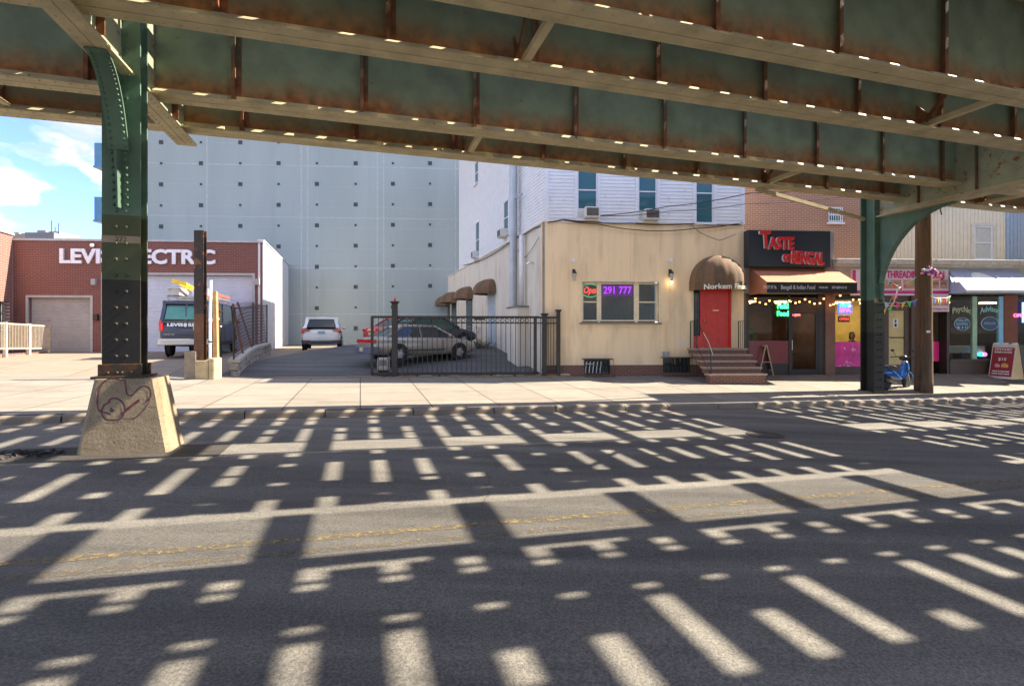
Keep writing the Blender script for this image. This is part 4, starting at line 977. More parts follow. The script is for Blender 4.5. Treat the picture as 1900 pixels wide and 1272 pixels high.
# things shown in the psychic window
t = fthing('display_shelf', 'white lace covered display shelf inside the psychic shop window', 'shelf', FA, so+(sxx(1767)+sxx(1852))/2, .7, .2)
part(t, 'cloth', mat('white lace', (.6,.58,.52), .9, var=.3, scale=20), lambda q: q.box(-.85, .85, -.25, .25, .75, 1.02)); part(t, 'leg', m_dark, lambda q: [q.box(x-.03, x+.03, -.2, .2, -.2, .75) for x in (-.8, 0, .8)])
for i, (x, c) in enumerate(((.25, (.1,.25,.9)), (.45, (.05,.8,.5)), (.6, (.9,.15,.6)))):
    t = fthing('glow_lamp', ['blue', 'green', 'magenta'][i]+' glowing lamp behind the right pane of the psychic shop', 'lamp', FA, so+sxx(1820)+x-.1, .35, .2+.62, 'glowing lamps in the psychic window')
    part(t, 'globe', emit('globe %d' % i, c, 1.6), lambda q: q.ball((0, 0, .08), .085, 10, 6)); part(t, 'stand', m_dark, lambda q: q.lathe([(.06, -.1), (.03, 0)], n=8))
# salon banner and posters
m_ban = mat('pink banner vinyl', (.80,.66,.70), .55, var=.12, scale=1.6); m_mag = mat('magenta vinyl', (.62,.02,.24), .5)
bn = fthing('shop_banner', 'pink and white threading salon banner with magenta letters', 'banner', FA, so+(sxx(1582, -.15)+sxx(1760, -.15))/2, -.15, .2+szz(548, 1700, -.15))
bw_ = (sxx(1760, -.15)-sxx(1582, -.15))/2; bh_ = szz(500, 1700, -.15)-szz(548, 1700, -.15)
def bX(u): return sxx(u, -.15)-(sxx(1582, -.15)+bw_)
def bZ(v): return szz(v, 1700, -.15)-szz(548, 1700, -.15)
part(bn, 'panel', m_ban, lambda q: q.box(-bw_, bw_, 0, .13, 0, bh_))
part(bn, 'magenta_band', m_mag, lambda q: (q.box(-bw_, bw_, -.006, -.001, bZ(545), bZ(539)), q.box(-bw_, -bw_+.12, -.004, -.001, bZ(539), bh_)))
part(bn, 'white_edge', m_white, lambda q: (q.box(-bw_, bw_, -.008, -.0, 0, bZ(545.5)), q.box(-bw_, bw_, -.008, 0, bh_-.03, bh_)))
text('lettering', 'THREADING SALON', m_mag, .36, bn, ((bX(1645)+bX(1752))/2, -.012, bZ(510)), .004, width=bX(1752)-bX(1645), off=.012)
skin = mat('brow picture', (.55,.30,.22), .6, var=.3, scale=6)
for a, b in ((1640, 1672), (1676, 1700), (1728, 1742), (1744, 1758)): part(bn, 'brow_picture', skin, lambda q: q.box(bX(a), bX(b), -.007, -.001, bZ(535), bZ(519)))
for a, b in ((1646, 1664), (1731, 1740), (1746, 1755)): part(bn, 'brow_stroke', m_dark, lambda q: q.tube([(bX(lerp(a, b, i/6)), -.009, bZ(527-2.5*sin(pi*i/6))) for i in range(7)], .014, 5))
po = fthing('hanging_poster', 'small pink salon poster hanging beside the timber pole under the banner', 'poster', FA, so+(sxx(1727, -.1)+sxx(1762, -.1))/2, -.1, .2+szz(578, 1745, -.1))
part(po, 'sheet', m_ban, lambda q: q.box(-.35, .35, 0, .012, 0, .58)); part(po, 'picture', skin, lambda q: (q.box(-.3, -.02, -.006, -.001, .22, .5), q.box(.03, .3, -.006, -.001, .22, .5)))
text('lettering', 'EYEBROWS', m_mag, .11, po, (0, -.006, .09), .003, width=.56)
# psychic awning
m_pa = mat('pale blue awning canvas', (.42,.47,.66), .8, var=.06, scale=3)
pa = slope_awning(sr, sxx(1757), sxx(1886), szz(499, 1800), szz(538, 1830, -.75), .75, .09, m_pa, m_white, y0=-.01)
sl_a = math.atan2(szz(499, 1800)-szz(538, 1830, -.75), .75)
def on_slope(o, u, v):
    # lay lettering on the sloping canvas
    k = (szz(499, 1800)-szz(538, 1830, -.75))
    for vv in o.data.vertices:
        z = vv.co.z; tt = 1-(z-szz(538, 1830, -.75))/k
        vv.co.y = -.01-.75*tt-.02+vv.co.y*.3
for body, a, b in (('Astrology', 1762, 1806), ('Readings', 1851, 1905)):
    yy = -.42; A_, B_ = sxx(a, yy), sxx(b, yy)
    o = text('lettering', body, m_white, .34, pa, ((A_+B_)/2, 0, (szz(499, 1800)+szz(538, 1830, -.75))/2), .004, width=B_-A_, off=.014, shear=.25); on_slope(o, a, 0)
o = part(pa, 'moon_emblem', mat('white emblem', (.9,.9,.88), .5), lambda q: q.add([(sxx(1829, -.42)+.46*cos(2*pi*i/30)*.9+.10*sin(2*pi*i/30), 0, (szz(499, 1800)+szz(538, 1830, -.75))/2+.24*sin(2*pi*i/30)-.14*cos(2*pi*i/30)) for i in range(30)], [tuple(range(30))])); on_slope(o, 0, 0)
neon('neon_sign', 'red and blue vertical neon sign in the rightmost shop window', 'OPEN', (1, .05, .12), 2.6, FA, bx_(1889.5), -.06, szz(585), .17, .5)
t = fthing('neon_tube', 'blue upright neon tube at the right edge beside the red neon sign', 'neon sign', FA, bx_(1895.5), -.05, .2+szz(598)); part(t, 'tube', emit('neon blue', (.08,.12,1), 3), lambda q: q.tube([(0, 0, 0), (0, 0, .75)], .03, 8))
t = fthing('neon_sign', 'red green and blue lit sign in the yellow salon window', 'neon sign', FA, so+sxx(1567), -.03, .2+szz(572))
part(t, 'panel', emit('blue panel', (.04,.10,.9), .9), lambda q: q.box(-.27, .27, .01, .02, -.2, .2)); text('lettering', 'NAILS', emit('neon green', (.05,.9,.25), 1.6), .17, t, (0, -.0, .1), .004, width=.38); text('lettering', 'SPA', emit('neon 1.00 0.05 0.12 2.6', (1,.05,.12), 2.6), .22, t, (0, 0, -.08), .004, width=.42)
t = fthing('open_sign', 'dim red dotted open sign under the lit sign in the salon window', 'neon sign', FA, so+sxx(1565), -.03, .2+szz(592)); part(t, 'panel', m_dark, lambda q: q.box(-.22, .22, .01, .02, -.11, .11)); text('lettering', 'OPEN', emit('dim red', (.8,.06,.05), .7), .15, t, (0, 0, 0), .004, width=.34)
t = fthing('potted_plant', 'leafy green plant behind the rightmost shop window', 'plant', FA, so+sxx(1893), .3, .2+.45)
rr = random.Random(4)
part(t, 'leaves', mat('leaf green', (.05,.12,.035), .5, var=.4, scale=12), lambda q: [(lambda c, a, b: q.quad(c, (c[0]+a*.5, c[1]+b*.5+.02, c[2]+.05), (c[0]+a, c[1]+b, c[2]+.01), (c[0]+a*.5, c[1]+b*.5-.03, c[2]-.02)))((rr.gauss(0,.1), rr.gauss(0,.1), rr.uniform(.25,.75)), rr.uniform(-.16,.16), rr.uniform(-.16,.16)) for _ in range(110)]); part(t, 'pot', mat('clay pot', (.3,.13,.07)), lambda q: q.lathe([(.1, 0), (.15, .26), (.13, .26)], n=12))

# upper houses behind the shop row
m_bei = mat('beige board siding', (.70,.62,.46), .8, var=.06); m_blu = mat('blue grey siding', (.30,.36,.42), .8, var=.06)
FC = Fr(*FA.W(0, 3.2), 3.5)
def vboards(q, x0, x1, z0, ztop, holes, pitch=.17):
    x = x0
    while x < x1-.02:
        b = min(x+pitch, x1); z1 = min(ztop(x), ztop(b)); segs = [(z0, z1)]
        for h in holes:
            if b > h[0] and x < h[1]: segs = [(z0, h[2]), (h[3], z1)]
        for c, d in segs:
            q.quad((x+.012, 0, c), (b-.004, 0, c), (b-.004, 0, d), (x+.012, 0, d)); q.quad((b-.004, 0, c), (b-.004, .02, c), (b-.004, .02, d), (b-.004, 0, d)); q.quad((b-.004, .02, c), (b+.012, .02, c), (b+.012, .02, d), (b-.004, .02, d)); q.quad((x+.012, 0, c), (x+.012, .02, c), (x+.012, .02, d), (x+.012, 0, d))
        x = b
oo = FC.x(1594)
ub = fthing('beige_house', 'beige board sided upper house behind the shop row, with one white window', 'house', FC, oo, 0, .2)
wz = (FC.x(1807)-oo, FC.x(1842)-oo, FC.z(1825, 482)-.2, FC.z(1825, 419)-.2)
q = MB(); xe = FC.x(1866)-oo; hA = FC.z(1640, 421)-.2; xk = FC.x(1775)-oo; hB = FC.z(1775, 384)-.2
vboards(q, 0, xe, 3.0, lambda x: lerp(hA-.6, hB+.7, (x/xk)) if x < xk else hB+.9, [wz]); q.build('wall', m_bei, ub)
part(ub, 'rake_board', mat('cream rake board', (.62,.58,.46)), lambda q: q.bar((0, -.1, hA-.55), (xk+1.5, -.1, hB+1.15), .3, .16))
o = window(ub, *wz, .03, m_white, m_curt, fw=.07)
part(o, 'casing', mat('cream casing', (.6,.56,.44)), lambda q: (q.box(wz[0]-.14, wz[0], -.03, .02, wz[2]-.05, wz[3]+.12), q.box(wz[1], wz[1]+.14, -.03, .02, wz[2]-.05, wz[3]+.12), q.box(wz[0], wz[1], -.03, .02, wz[3], wz[3]+.12)))
part(ub, 'body', m_bei, lambda q: q.box(.3, xe-.02, .1, 7, 2.8, hB-.5))
bh2 = fthing('blue_house', 'blue grey board sided house at the right edge behind the shop row', 'house', FC, FC.x(1866)+.03, 0, .2)
q = MB(); vboards(q, 0, 9, 3.0, lambda x: 12.0, []); q.build('wall', m_blu, bh2); part(bh2, 'corner_board', mat('blue trim', (.3,.4,.5)), lambda q: q.box(-.02, .1, -.03, .0, 3.0, 12)); part(bh2, 'body', m_blu, lambda q: q.box(.05, 9, .1, 6, 2.8, 11.9))
t = fthing('roof_condenser', 'grey white air conditioner unit on the roof right of the restaurant sign', 'air conditioner', FA, bx_(1551), .6, .2+szz(481, 1551, .6)-.1)
part(t, 'case', m_plas, lambda q: q.box(-.2, .2, -.15, .15, 0, .5), bevel=.01); part(t, 'fan', m_dark, lambda q: q.lathe([(.14, -.155), (.01, -.156)], (0, 0, .25), 14, 'y'))

# ------------------------------------------------------------------ grey party wall building
m_gw = None
m_gw, t_, b_ = nodes('pale grey blue render'); v_ = mapping(t_)
c_ = ramp(t_, noise(t_, mapping(t_, (1,1,.25)), .35, 6), .3, .7, (.31,.355,.34), (.38,.425,.41))
c_ = mix(t_, ramp(t_, noise(t_, mapping(t_, (1,1,.08), loc=(4,0,0)), 1.2, 7), .55, .75, (0,0,0), (.5,.5,.5)), c_, (.26,.305,.30))
c_ = mix(t_, ramp(t_, noise(t_, v_, .22, 3), .45, .7, (0,0,0), (.35,.35,.35)), c_, (.35,.40,.36))
t_.links.new(c_, b_.inputs['Base Color']); b_.inputs['Roughness'].default_value = .85
FG = Fr(-14.6, 36.4, 3.5)
go_ = FG.x(191)
gw = fthing('apartment_block', 'tall windowless pale grey blue apartment block wall dotted with dark squares', 'building', FG, go_, 0, .6)
GX = lambda u: FG.x(u)-go_
GZ = lambda u, v: FG.z(u, v)-.6
HT = 27
part(gw, 'wall', m_gw, lambda q: (q.box(0, GX(1000), 0, 12, -.6, HT)))
seam = mat('pale render seam', (.43,.47,.46), .85, var=.15); seam2 = mat('fine dark seam', (.36,.44,.47), .85)
cols = [226, 299, 373, 446, 517, 588, 660, 729, 798]; rowv = [266, 303, 341.5, 380, 420, 460, 498, 537]
dv = (537-266)/7
sqm = mat('dark wall anchor', (.045,.05,.055), .6)
for ci, u in enumerate(cols):
    for ri in range(-9, 9):
        v = 303+(ri)*38.6 + (u-373)*.02*(1-(ri*38.6+303-303)/250 if ri >= 0 else 1)*1.0
        z = GZ(u, 303)-ri*(GZ(446, 306.5)-GZ(446, 345.2))
        if not (-.2 < z < HT-1): continue
        if u > 780 and v > 560: continue
        s = .135 if (ci+ri) % 2 == 0 else .075
        part(gw, 'wall_anchor', sqm, lambda q: q.box(GX(u)-s, GX(u)+s, -.03, -.001, z-s, z+s))
zr_ = GZ(446, 306.5)-GZ(446, 345.2)
def seams(q):
    for ri in range(-9, 9, 1):
        z = GZ(373, 303)-ri*zr_
        if 0 < z < HT: q.box(.1, GX(860), -.004, -.001, z-.012, z+.012)
    for u in cols: q.box(GX(u)-.01, GX(u)+.01, -.0045, -.0015, 0, HT)
part(gw, 'fine_seams', seam2, seams)
def seams3(q):
    for v in (307, 403, 497, 583):
        z = GZ(446, v)+.05; q.box(.1, GX(860), -.007, -.0046, z-.03, z+.03)
    for u in (384, 559, 571, 700, 712, 845): q.box(GX(u)-.04, GX(u)+.04, -.0072, -.0047, 0, HT)
part(gw, 'pale_seams', seam, seams3)
m_bal = mat('blue balcony glass', (.10,.24,.36), .2)
for i, (a, b) in enumerate(((308, 266), (408, 366), (208, 166))):
    part(gw, 'balcony', m_bal, lambda q: (q.box(-.5, 0, -.1, 3, GZ(185, a), GZ(185, b)), q.box(-.55, 0, -.15, 3, GZ(185, a)-.15, GZ(185, a)-.01)))

# ------------------------------------------------------------------ left brick garage building
m_rb = brick('red brick', (.23,.065,.042), (.15,.04,.028), (.22,.17,.145), 1.15)
LB = Fr(*(-12.75, 26.35), 3.5)
lo_ = LB.x(24)
gb_ = fthing('garage_building', 'low red brick garage building with white letters and two roller doors', 'building', LB, lo_, 0, .7)
lx = lambda u: LB.x(u)-lo_
lz = lambda u, v: LB.z(u, v)-.7
ZTG = lz(250, 448)
D1 = (lx(53), lx(168), -.05, lz(110, 552)); D2 = (lx(193), lx(469), -.05, lz(420, 511))
q = MB(); wall_holes(q, 0, lx(487), -.5, ZTG, [D1, D2], 0, .25); q.build('wall', m_rb, gb_)
part(gb_, 'parapet_cap', mat('grey cap stone', (.42,.42,.42)), lambda q: q.box(-.05, lx(487)+.05, -.06, .3, ZTG, ZTG+.1))
part(gb_, 'roof', mat('flat roof', (.2,.2,.2)), lambda q: q.prism([(.0, .3), (lx(487)-.1, .3), (lx(487)-4.1, 10.5), (-.0, 10.5)], ZTG-.35, ZTG-.25, 'xy'))
def shutter(nm, d, m, hh):
    def f(q):
        z = d[2]
        while z < d[3]: q.prism([(.20, z), (.17, z+.02), (.17, z+.07), (.20, z+.09)], d[0], d[1], 'yz'); z += .09
        q.box(d[0], d[1], .205, .215, d[2], d[3])
    o = part(gb_, nm, m, f)
    part(o, 'door_trim', mat('grey door trim', (.40,.38,.36)), lambda q: (q.box(d[0]-.12, d[0]-.0, -.03, .1, d[2], d[3]+.12), q.box(d[1], d[1]+.12, -.03, .1, d[2], d[3]+.12), q.box(d[0], d[1], -.03, .1, d[3], d[3]+.12)))
shutter('roller_door', D1, mat('dull roller door', (.40,.38,.36), .6, var=.1, scale=2, dirt=(.28,.18,.12), dirt_amt=(.62,.8)), 0)
shutter('roller_door', D2, mat('pale roller door', (.58,.60,.66), .6, var=.05, scale=2), 0)
m_let = mat('white building letters', (.78,.76,.80), .5, var=.05)
text('lettering', 'LEVIS ELECTRIC', m_let, (lz(250, 464)-lz(250, 490))*1.39, gb_, ((lx(112)+lx(400))/2, -.05, lz(250, 477.5)), .04, width=lx(400)-lx(112), off=.035)
for i, (u, v, nm, lb_) in enumerate(((174, 456, 'floodlight', 0), (176, 523, 'wall_light', 0), (479, 523, 'wall_light', 1), (180, 589, 'intercom', 0))):
    part(gb_, nm, [m_white, mat('grey box', (.35,.35,.35)), mat('grey box'  , (.35,.35,.35)), m_dark][i], lambda q: (q.ball((lx(u), -.12, lz(u, v)), .1, 8, 6), q.box(lx(u)-.03, lx(u)+.03, -.1, -.001, lz(u, v)-.05, lz(u, v)+.05)) if i == 0 else q.box(lx(u)-.1, lx(u)+.1, -.14, -.001, lz(u, v)-.15, lz(u, v)+.15))
# rendered flank wall of the garage building
m_wr = mat('white rendered flank', (.74,.72,.70), .85, var=.05, scale=1.2, streak=1, dirt=(.6,.58,.54), dirt_amt=(.6,.85))
WW = Fr(LB.W(lo_+lx(487), 0)[0], LB.W(lo_+lx(487), 0)[1], 107)
fw_ = thing('flank_wall', 'white rendered flank wall of the brick garage running back beside the parking lot', 'wall', WW.o[0]+.01, WW.o[1]+.01, .6, 107)
part(fw_, 'wall', m_wr, lambda q: q.box(.02, WW.x(537)+.3, -.02, .22, -.5, ZTG+.7-.6+.1)); part(fw_, 'coping', mat('grey coping', (.5,.5,.5)), lambda q: q.box(-.02, WW.x(537)+.3, -.06, .26, ZTG+.2, ZTG+.28))
# brick wall at the far left edge, coming towards the street
LW = Fr(LB.W(lo_, 0)[0]+.0, LB.W(lo_, 0)[1]-.01, -73)
ew = thing('brick_wall_building', 'brick building with a whitewashed patch and barred window at the left edge', 'building', LW.o[0], LW.o[1], .6, -73)
m_rb2 = brick('old red brick', (.24,.08,.055), (.18,.06,.04), (.4,.34,.3), 1.1)
zt2 = ZTG+.35
q = MB(); wall_holes(q, 0, 6, -.4, zt2, [(.6, 2.3, 1.1, 2.6)], 0, .2); q.quad((0,0,-.4),(0,-8,-.4),(0,-8,zt2),(0,0,zt2)); q.quad((0,0,zt2),(6,0,zt2),(6,-8,zt2),(0,-8,zt2))
q.build('wall', m_rb2, ew)
part(ew, 'whitewash', mat('whitewash patch', (.58,.52,.48), .9, var=.2, scale=3), lambda q: q.box(1.0, 3.4, .001, .008, zt2-2.2, zt2-.5)); part(ew, 'coping', mat('grey cap stone', (.42,.42,.42)), lambda q: q.box(-.05, 6, -.3, .06, zt2+.001, zt2+.1))
part(ew, 'window', m_glass, lambda q: q.box(.6, 2.3, -.1, -.09, 1.1, 2.6)); part(ew, 'window_bars', mat('tan bars', (.3,.26,.2)), lambda q: [q.box(.7+k*.2, .73+k*.2, .02, .04, 1.1, 2.6) for k in range(8)])
# roofs far behind
for i, (u0, u1, v, D, c, nm) in enumerate(((46, 100, 431, 60, (.22,.22,.23), 'grey flat topped building with roof plant far behind the brick garage'), (0, 50, 434, 75, (.36,.27,.20), 'tan distant building at the left edge of the skyline'))):
    x0, x1 = (u0-U0)/F*D, (u1-U0)/F*D; zt3 = CAMZ+(V0-v)/F*D
    t = thing('distant_building', nm, 'building', (x0+x1)/2, D, 0); hw3 = (x1-x0)/2
    part(t, 'wall', mat('far wall %d' % i, c, .9), lambda q: q.box(-hw3, hw3, 0, 8, 0, zt3)); part(t, 'roof_plant', mat('far plant', (.25,.25,.25)), lambda q: (q.box(-hw3*.7, -hw3*.1, 1, 4, zt3, zt3+.45), q.box(hw3*.1, hw3*.8, 1, 4, zt3, zt3+.3)))
    if i == 0: part(t, 'antenna', m_dark, lambda q: [q.box(hw3*a-.03, hw3*a+.03, 1, 1.05, zt3, zt3+h) for a, h in ((.3, 1.6), (.55, .8), (.8, 1.3))])
# ------------------------------------------------------------------ yard gate and fence
G_Y = -.15
def gx(u): return FA.x(u, G_Y)
gx0 = gx(730)
def gate_thing(nm, lb, ct, u, group=None):
    lx_ = gx(u); x, y = FA.W(lx_, G_Y); return thing(nm, lb, ct, x, y, gz(x, y)+.0, 3.5, group), lx_
def ghz(u, v): return FA.z(u, v, G_Y)-.2
m_iron = mat('dark bronze iron', (.030,.026,.020), .5, var=.3, scale=8)
t, o0 = gate_thing('sliding_gate', 'black iron sliding gate with ring frieze across the parking lot entrance', 'gate', 690)
X = lambda u: gx(u)-o0
zt, zb = ghz(840, 588), ghz(840, 694)
part(t, 'frame', m_iron, lambda q: (q.box(X(689), X(1000), -.03, .03, zt-.04, zt+.04), q.box(X(689), X(1000), -.03, .03, zb-.02, zb+.07), q.box(X(688), X(693), -.03, .03, zb, zt), q.box(X(990), X(996), -.03, .03, zb, zt), q.box(X(736), X(1000), -.015, .015, ghz(840,599)-.02, ghz(840,599)+.02)))
def pick(q):
    u = 702.0
    while u < 988:
        if not 726 < u < 740: q.box(X(u)-.011, X(u)+.011, -.011, .011, zb+.07, zt-.04)
        u += 9.1
part(t, 'pickets', m_iron, pick)
def rings_(q):
    u = 741.0; r = (zt-.04-ghz(840,599)-.02)/2*.9; zc__ = (zt-.04+ghz(840,599)+.02)/2
    while u < 986:
        q.tube([(X(u)+r*cos(a*pi/6), 0, zc__+r*sin(a*pi/6)) for a in range(13)], .010, 4); u += 9.1
part(t, 'ring_frieze', m_iron, rings_)
part(t, 'scroll', m_iron, lambda q: (q.box(X(880), X(900), -.04, -.03, zt-.10, zt+.03), q.tube([(X(890)+.12*cos(a*pi/6), -.04, zt-.02+.05*sin(a*pi/6)) for a in range(13)], .012, 4)))
part(t, 'roller', m_iron, lambda q: [q.box(X(u)-.05, X(u)+.05, -.04, .04, zb-.09, zb-.02) for u in (774, 815, 912, 955)])
part(t, 'track', mat('rusty track', (.16,.09,.05)), lambda q: q.box(X(684), X(1045), -.05, .05, -.0, .03))
for nm, u, vt, hw_, cap, lb in (('gate_post', 732.5, 560, .09, 1, 'tall black iron gate post with flared cap and red finial'), ('gate_post', 1036, 575, .065, 0, 'slim black iron gate post with flared cap beside the cream corner'), ('fence_post', 1010, 582, .08, 0, 'short thick black iron post just left of the slim gate post')):
    t, _ = gate_thing(nm, lb, 'post', u); h_ = ghz(u, vt)
    part(t, 'shaft', m_iron, lambda q: q.box(-hw_, hw_, -hw_, hw_, -.05, h_-.10), bevel=.006)
    part(t, 'cap', m_iron, lambda q: q.loft([[(s*a, r*a, z) for s, r in ((-1,-1),(1,-1),(1,1),(-1,1))] for a, z in ((hw_*.9, h_-.12), (hw_*1.0, h_-.06), (hw_*1.55, h_-.01), (hw_*1.55, h_+.02))]))
    if cap: part(t, 'finial', mat('red amber finial', (.65,.10,.05), .3), lambda q: q.lathe([(.035, h_+.02), (.05, h_+.06), (.045, h_+.12), (.01, h_+.17)], n=10))
t, o0 = gate_thing('side_railing', 'short black iron railing panel between the two right gate posts', 'railing', 1000)
part(t, 'panel', m_iron, lambda q: (q.box(X(1000), X(1033), -.02, .02, zt-.04, zt+.03), q.box(X(1000), X(1033), -.015, .015, ghz(840,599)-.02, ghz(840,599)+.02), q.box(X(1014), X(1033), -.02, .02, .25, .32), [q.box(X(u)-.01, X(u)+.01, -.01, .01, .1, zt-.04) for u in (1003, 1017, 1022, 1027)]))
t, o0 = gate_thing('gate_motor', 'white gate motor box on a low stand behind the left end of the gate', 'box', 707); t.location.y += .35
part(t, 'housing', mat('dirty white box', (.55,.50,.44), .6, dirt=(.3,.25,.2)), lambda q: q.box(-.20, .20, -.12, .12, .22, .66), bevel=.04); part(t, 'stand', m_iron, lambda q: q.box(-.17, .17, -.1, .1, 0, .215)); part(t, 'cover_plate', mat('grey plate', (.22,.20,.2)), lambda q: q.box(-.13, .13, -.128, -.1205, .38, .58))
rr = random.Random(2)
t, o0 = gate_thing('brick_kerb', 'row of loose tan stones and bricks under the iron gate', 'stones', 745)
for k in range(26):
    u = lerp(742, 1050, k/25)+rr.uniform(-2, 2)
    if 800 < u < 890 and k % 2: continue
    c = rr.choice([(.50,.38,.22),(.42,.30,.18),(.36,.14,.09),(.55,.46,.32)]); x = X(u)-0; s = rr.uniform(.08, .2)
    part(t, 'stone', mat('stone %.2f' % c[0], c, .9, var=.2, scale=12), lambda q: q.add([(x+a*s*rr.uniform(.8, 1.1), .10+b*.07, (0 if cc < 0 else rr.uniform(.05, .11))) for a, b, cc in ((-1,-1,-1),(1,-1,-1),(1,1,-1),(-1,1,-1),(-1,-1,1),(1,-1,1),(1,1,1),(-1,1,1))], [(0,3,2,1),(4,5,6,7),(0,1,5,4),(1,2,6,5),(2,3,7,6),(3,0,4,7)]), bevel=.01)
# ------------------------------------------------------------------ left side posts, wall and mesh fence
def at_ground(nm, lb, ct, u, v, deg=3.5, group=None):
    x, y, z = hit(u, v); t = thing(nm, lb, ct, x, y, z, deg, group); t['_'] = 0; del t['_']; return t, y
def H_(D, dv): return dv/F*D
t, D = at_ground('concrete_block', 'tan concrete footing block holding the rusty steel stanchion', 'concrete block', 371, 705)
s = D/F
m_tc = mat('tan concrete', (.46,.36,.20), .9, var=.18, scale=5, dirt=(.28,.22,.13), bmp=.4, bscale=20)
part(t, 'block', m_tc, lambda q: q.box(-9*s, 14*s, 0, .55, -.2, 36*s), bevel=.015); part(t, 'side_slab', mat('grey brown slab', (.26,.21,.15), .9, var=.2), lambda q: q.box(-30*s, -9.3*s, .05, .5, -.2, 53*s), bevel=.015); part(t, 'rubble_stone', m_tc, lambda q: q.box(14.2*s, 26*s, .0, .5, -.2, 41*s), bevel=.05)
bx0, by0 = t.location.x, t.location.y
t = thing('steel_stanchion', 'tall rusty steel I beam stanchion standing in the concrete block', 'post', bx0+(363-371)*s, by0+.25, t.location.z+36*s, 3.5); D2_ = by0+.25
hb = H_(D2_, 668-428)
m_ib = steel('rusty stanchion', [(0, (.13,.065,.035)), (1.5, (.045,.035,.03))], rust=(.20,.09,.04), chip=.55)
part(t, 'beam', m_ib, lambda q: (q.box(-.15, .15, -.10, -.085, 0, hb), q.box(-.15, .15, .085, .10, 0, hb), q.box(-.008, .008, -.085, .085, 0, hb)))
t2 = thing('white_pipe', 'upright white plastic pipe strapped beside the tan timber post', 'pipe', bx0+(383-371)*s, by0+.2, t.location.z, 0)
part(t2, 'pipe', m_white, lambda q: (q.tube([(0,0,0), (.0,0,H_(D2_,75)), (.02,0,H_(D2_,148))], .045, 8),)); part(t2, 'tape', m_dark, lambda q: q.lathe([(.05, H_(D2_, 33)), (.05, H_(D2_, 36))], n=10)); part(t2, 'coupling', m_white, lambda q: q.lathe([(.056, H_(D2_, 72)), (.056, H_(D2_, 77))], n=10))
t3 = thing('timber_post', 'tapering tan timber post between the white pipe and the black iron post', 'post', bx0+(390-371)*s, by0+.32, t.location.z, 0)
part(t3, 'post', mat('tan timber', (.40,.24,.11), .85, var=.2, scale=6), lambda q: q.loft([[(a*.075-b, -.06, z), (a*.075+.075-b*0, -.06, z), (a*.075+.075, .06, z), (a*.075-b, .06, z)] for a, b, z in ((0, .075, 0), (-.6, .03, H_(D2_, 128)))]))
t, D = at_ground('fence_post', 'black iron gate post with white clamps at the left side of the lot entrance', 'post', 404, 700); h_ = H_(D, 122)
part(t, 'shaft', m_iron, lambda q: q.box(-.085, .085, -.085, .085, -.1, h_), bevel=.006); part(t, 'cap', m_iron, lambda q: q.box(-.11, .11, -.11, .11, h_+.001, h_+.04)); part(t, 'clamp', m_white, lambda q: (q.ball((-.05, -.12, h_-.25), .04), q.ball((.07, -.12, h_-.25), .04), q.ball((.16, -.12, h_-.5), .035))); part(t, 'latch', mat('brass latch', (.4,.25,.12), .5), lambda q: q.box(-.06, .05, -.12, -.086, h_-.45, h_-.30))
fpx, fpy = t.location.x, t.location.y
# stone retaining wall going back beside the lot
SWF = Fr(fpx+.25, fpy+.2, 107)
ln_ = SWF.x(489)
sw_ = thing('stone_wall', 'low rubble stone wall with concrete coping left of the parking lot', 'wall', SWF.o[0], SWF.o[1], 0, 107)
def wz_(a): x, y = SWF.W(a, 0); return gz(x+.5, y)
rs_ = random.Random(8)
m_st = mat('grey rubble stone', (.34,.31,.27), .9, var=.35, scale=7, bmp=.5, bscale=15)
ln_ = min(ln_, 9.0)
def stones(q):
    a = 0
    while a < ln_:
        w__ = rs_.uniform(.2, .38)
        for k in range(2):
            z = wz_(a)-.08+k*.26; o_ = rs_.uniform(-.02, .05)
            q.add([(a+i*w__*.97+rs_.uniform(-.02,.02), -.28-o_+j*(.26)+(rs_.uniform(-.02,.02) if j == 0 else 0), z+kk*.25+rs_.uniform(-.015,.015)) for i, j, kk in ((0,0,0),(1,0,0),(1,1,0),(0,1,0),(0,0,1),(1,0,1),(1,1,1),(0,1,1))], [(0,3,2,1),(4,5,6,7),(0,1,5,4),(1,2,6,5),(2,3,7,6),(3,0,4,7)])
        a += w__
part(sw_, 'stones', m_st, stones, bevel=.03)
part(sw_, 'coping', mat('grey concrete coping', (.42,.39,.34), .9, var=.12), lambda q: [q.add([(a0, y, wz_(a0)+zz) for y, zz in ((-.34,.45),(.02,.45),(.02,.56),(-.34,.56))]+[(a1, y, wz_(a1)+zz) for y, zz in ((-.34,.45),(.02,.45),(.02,.56),(-.34,.56))], [(0,1,2,3),(7,6,5,4),(0,4,5,1),(1,5,6,2),(2,6,7,3),(3,7,4,0)]) for a0, a1 in [(i*ln_/6, (i+1)*ln_/6-.01) for i in range(6)]])
fh = 1.75
mf = thing('mesh_fence', 'dark chain mesh fence with leaning rusty bars on top of the stone wall', 'fence', SWF.o[0], SWF.o[1], 0, 107)
part(mf, 'mesh', mat('rusty wire mesh', (.085,.06,.055), .6), lambda q: ([q.bar((a*.15, -.15, wz_(a*.15)+.56), (a*.15+fh*.55 if a*.15+fh*.55 < ln_ else ln_, -.15, wz_(a*.15)+.56+(fh if a*.15+fh*.55 < ln_ else (ln_-a*.15)/.55)), .009) for a in range(int(ln_/.15))], [q.bar((a*.15, -.15, wz_(a*.15)+.56), (max(0, a*.15-fh*.55), -.15, wz_(a*.15)+.56+(fh if a*.15-fh*.55 > 0 else (a*.15)/.55)), .009) for a in range(int(ln_/.15))]))
part(mf, 'top_rail', m_iron, lambda q: q.tube([(0, -.15, wz_(0)+.56+fh), (ln_, -.15, wz_(ln_)+.56+fh)], .025, 6))
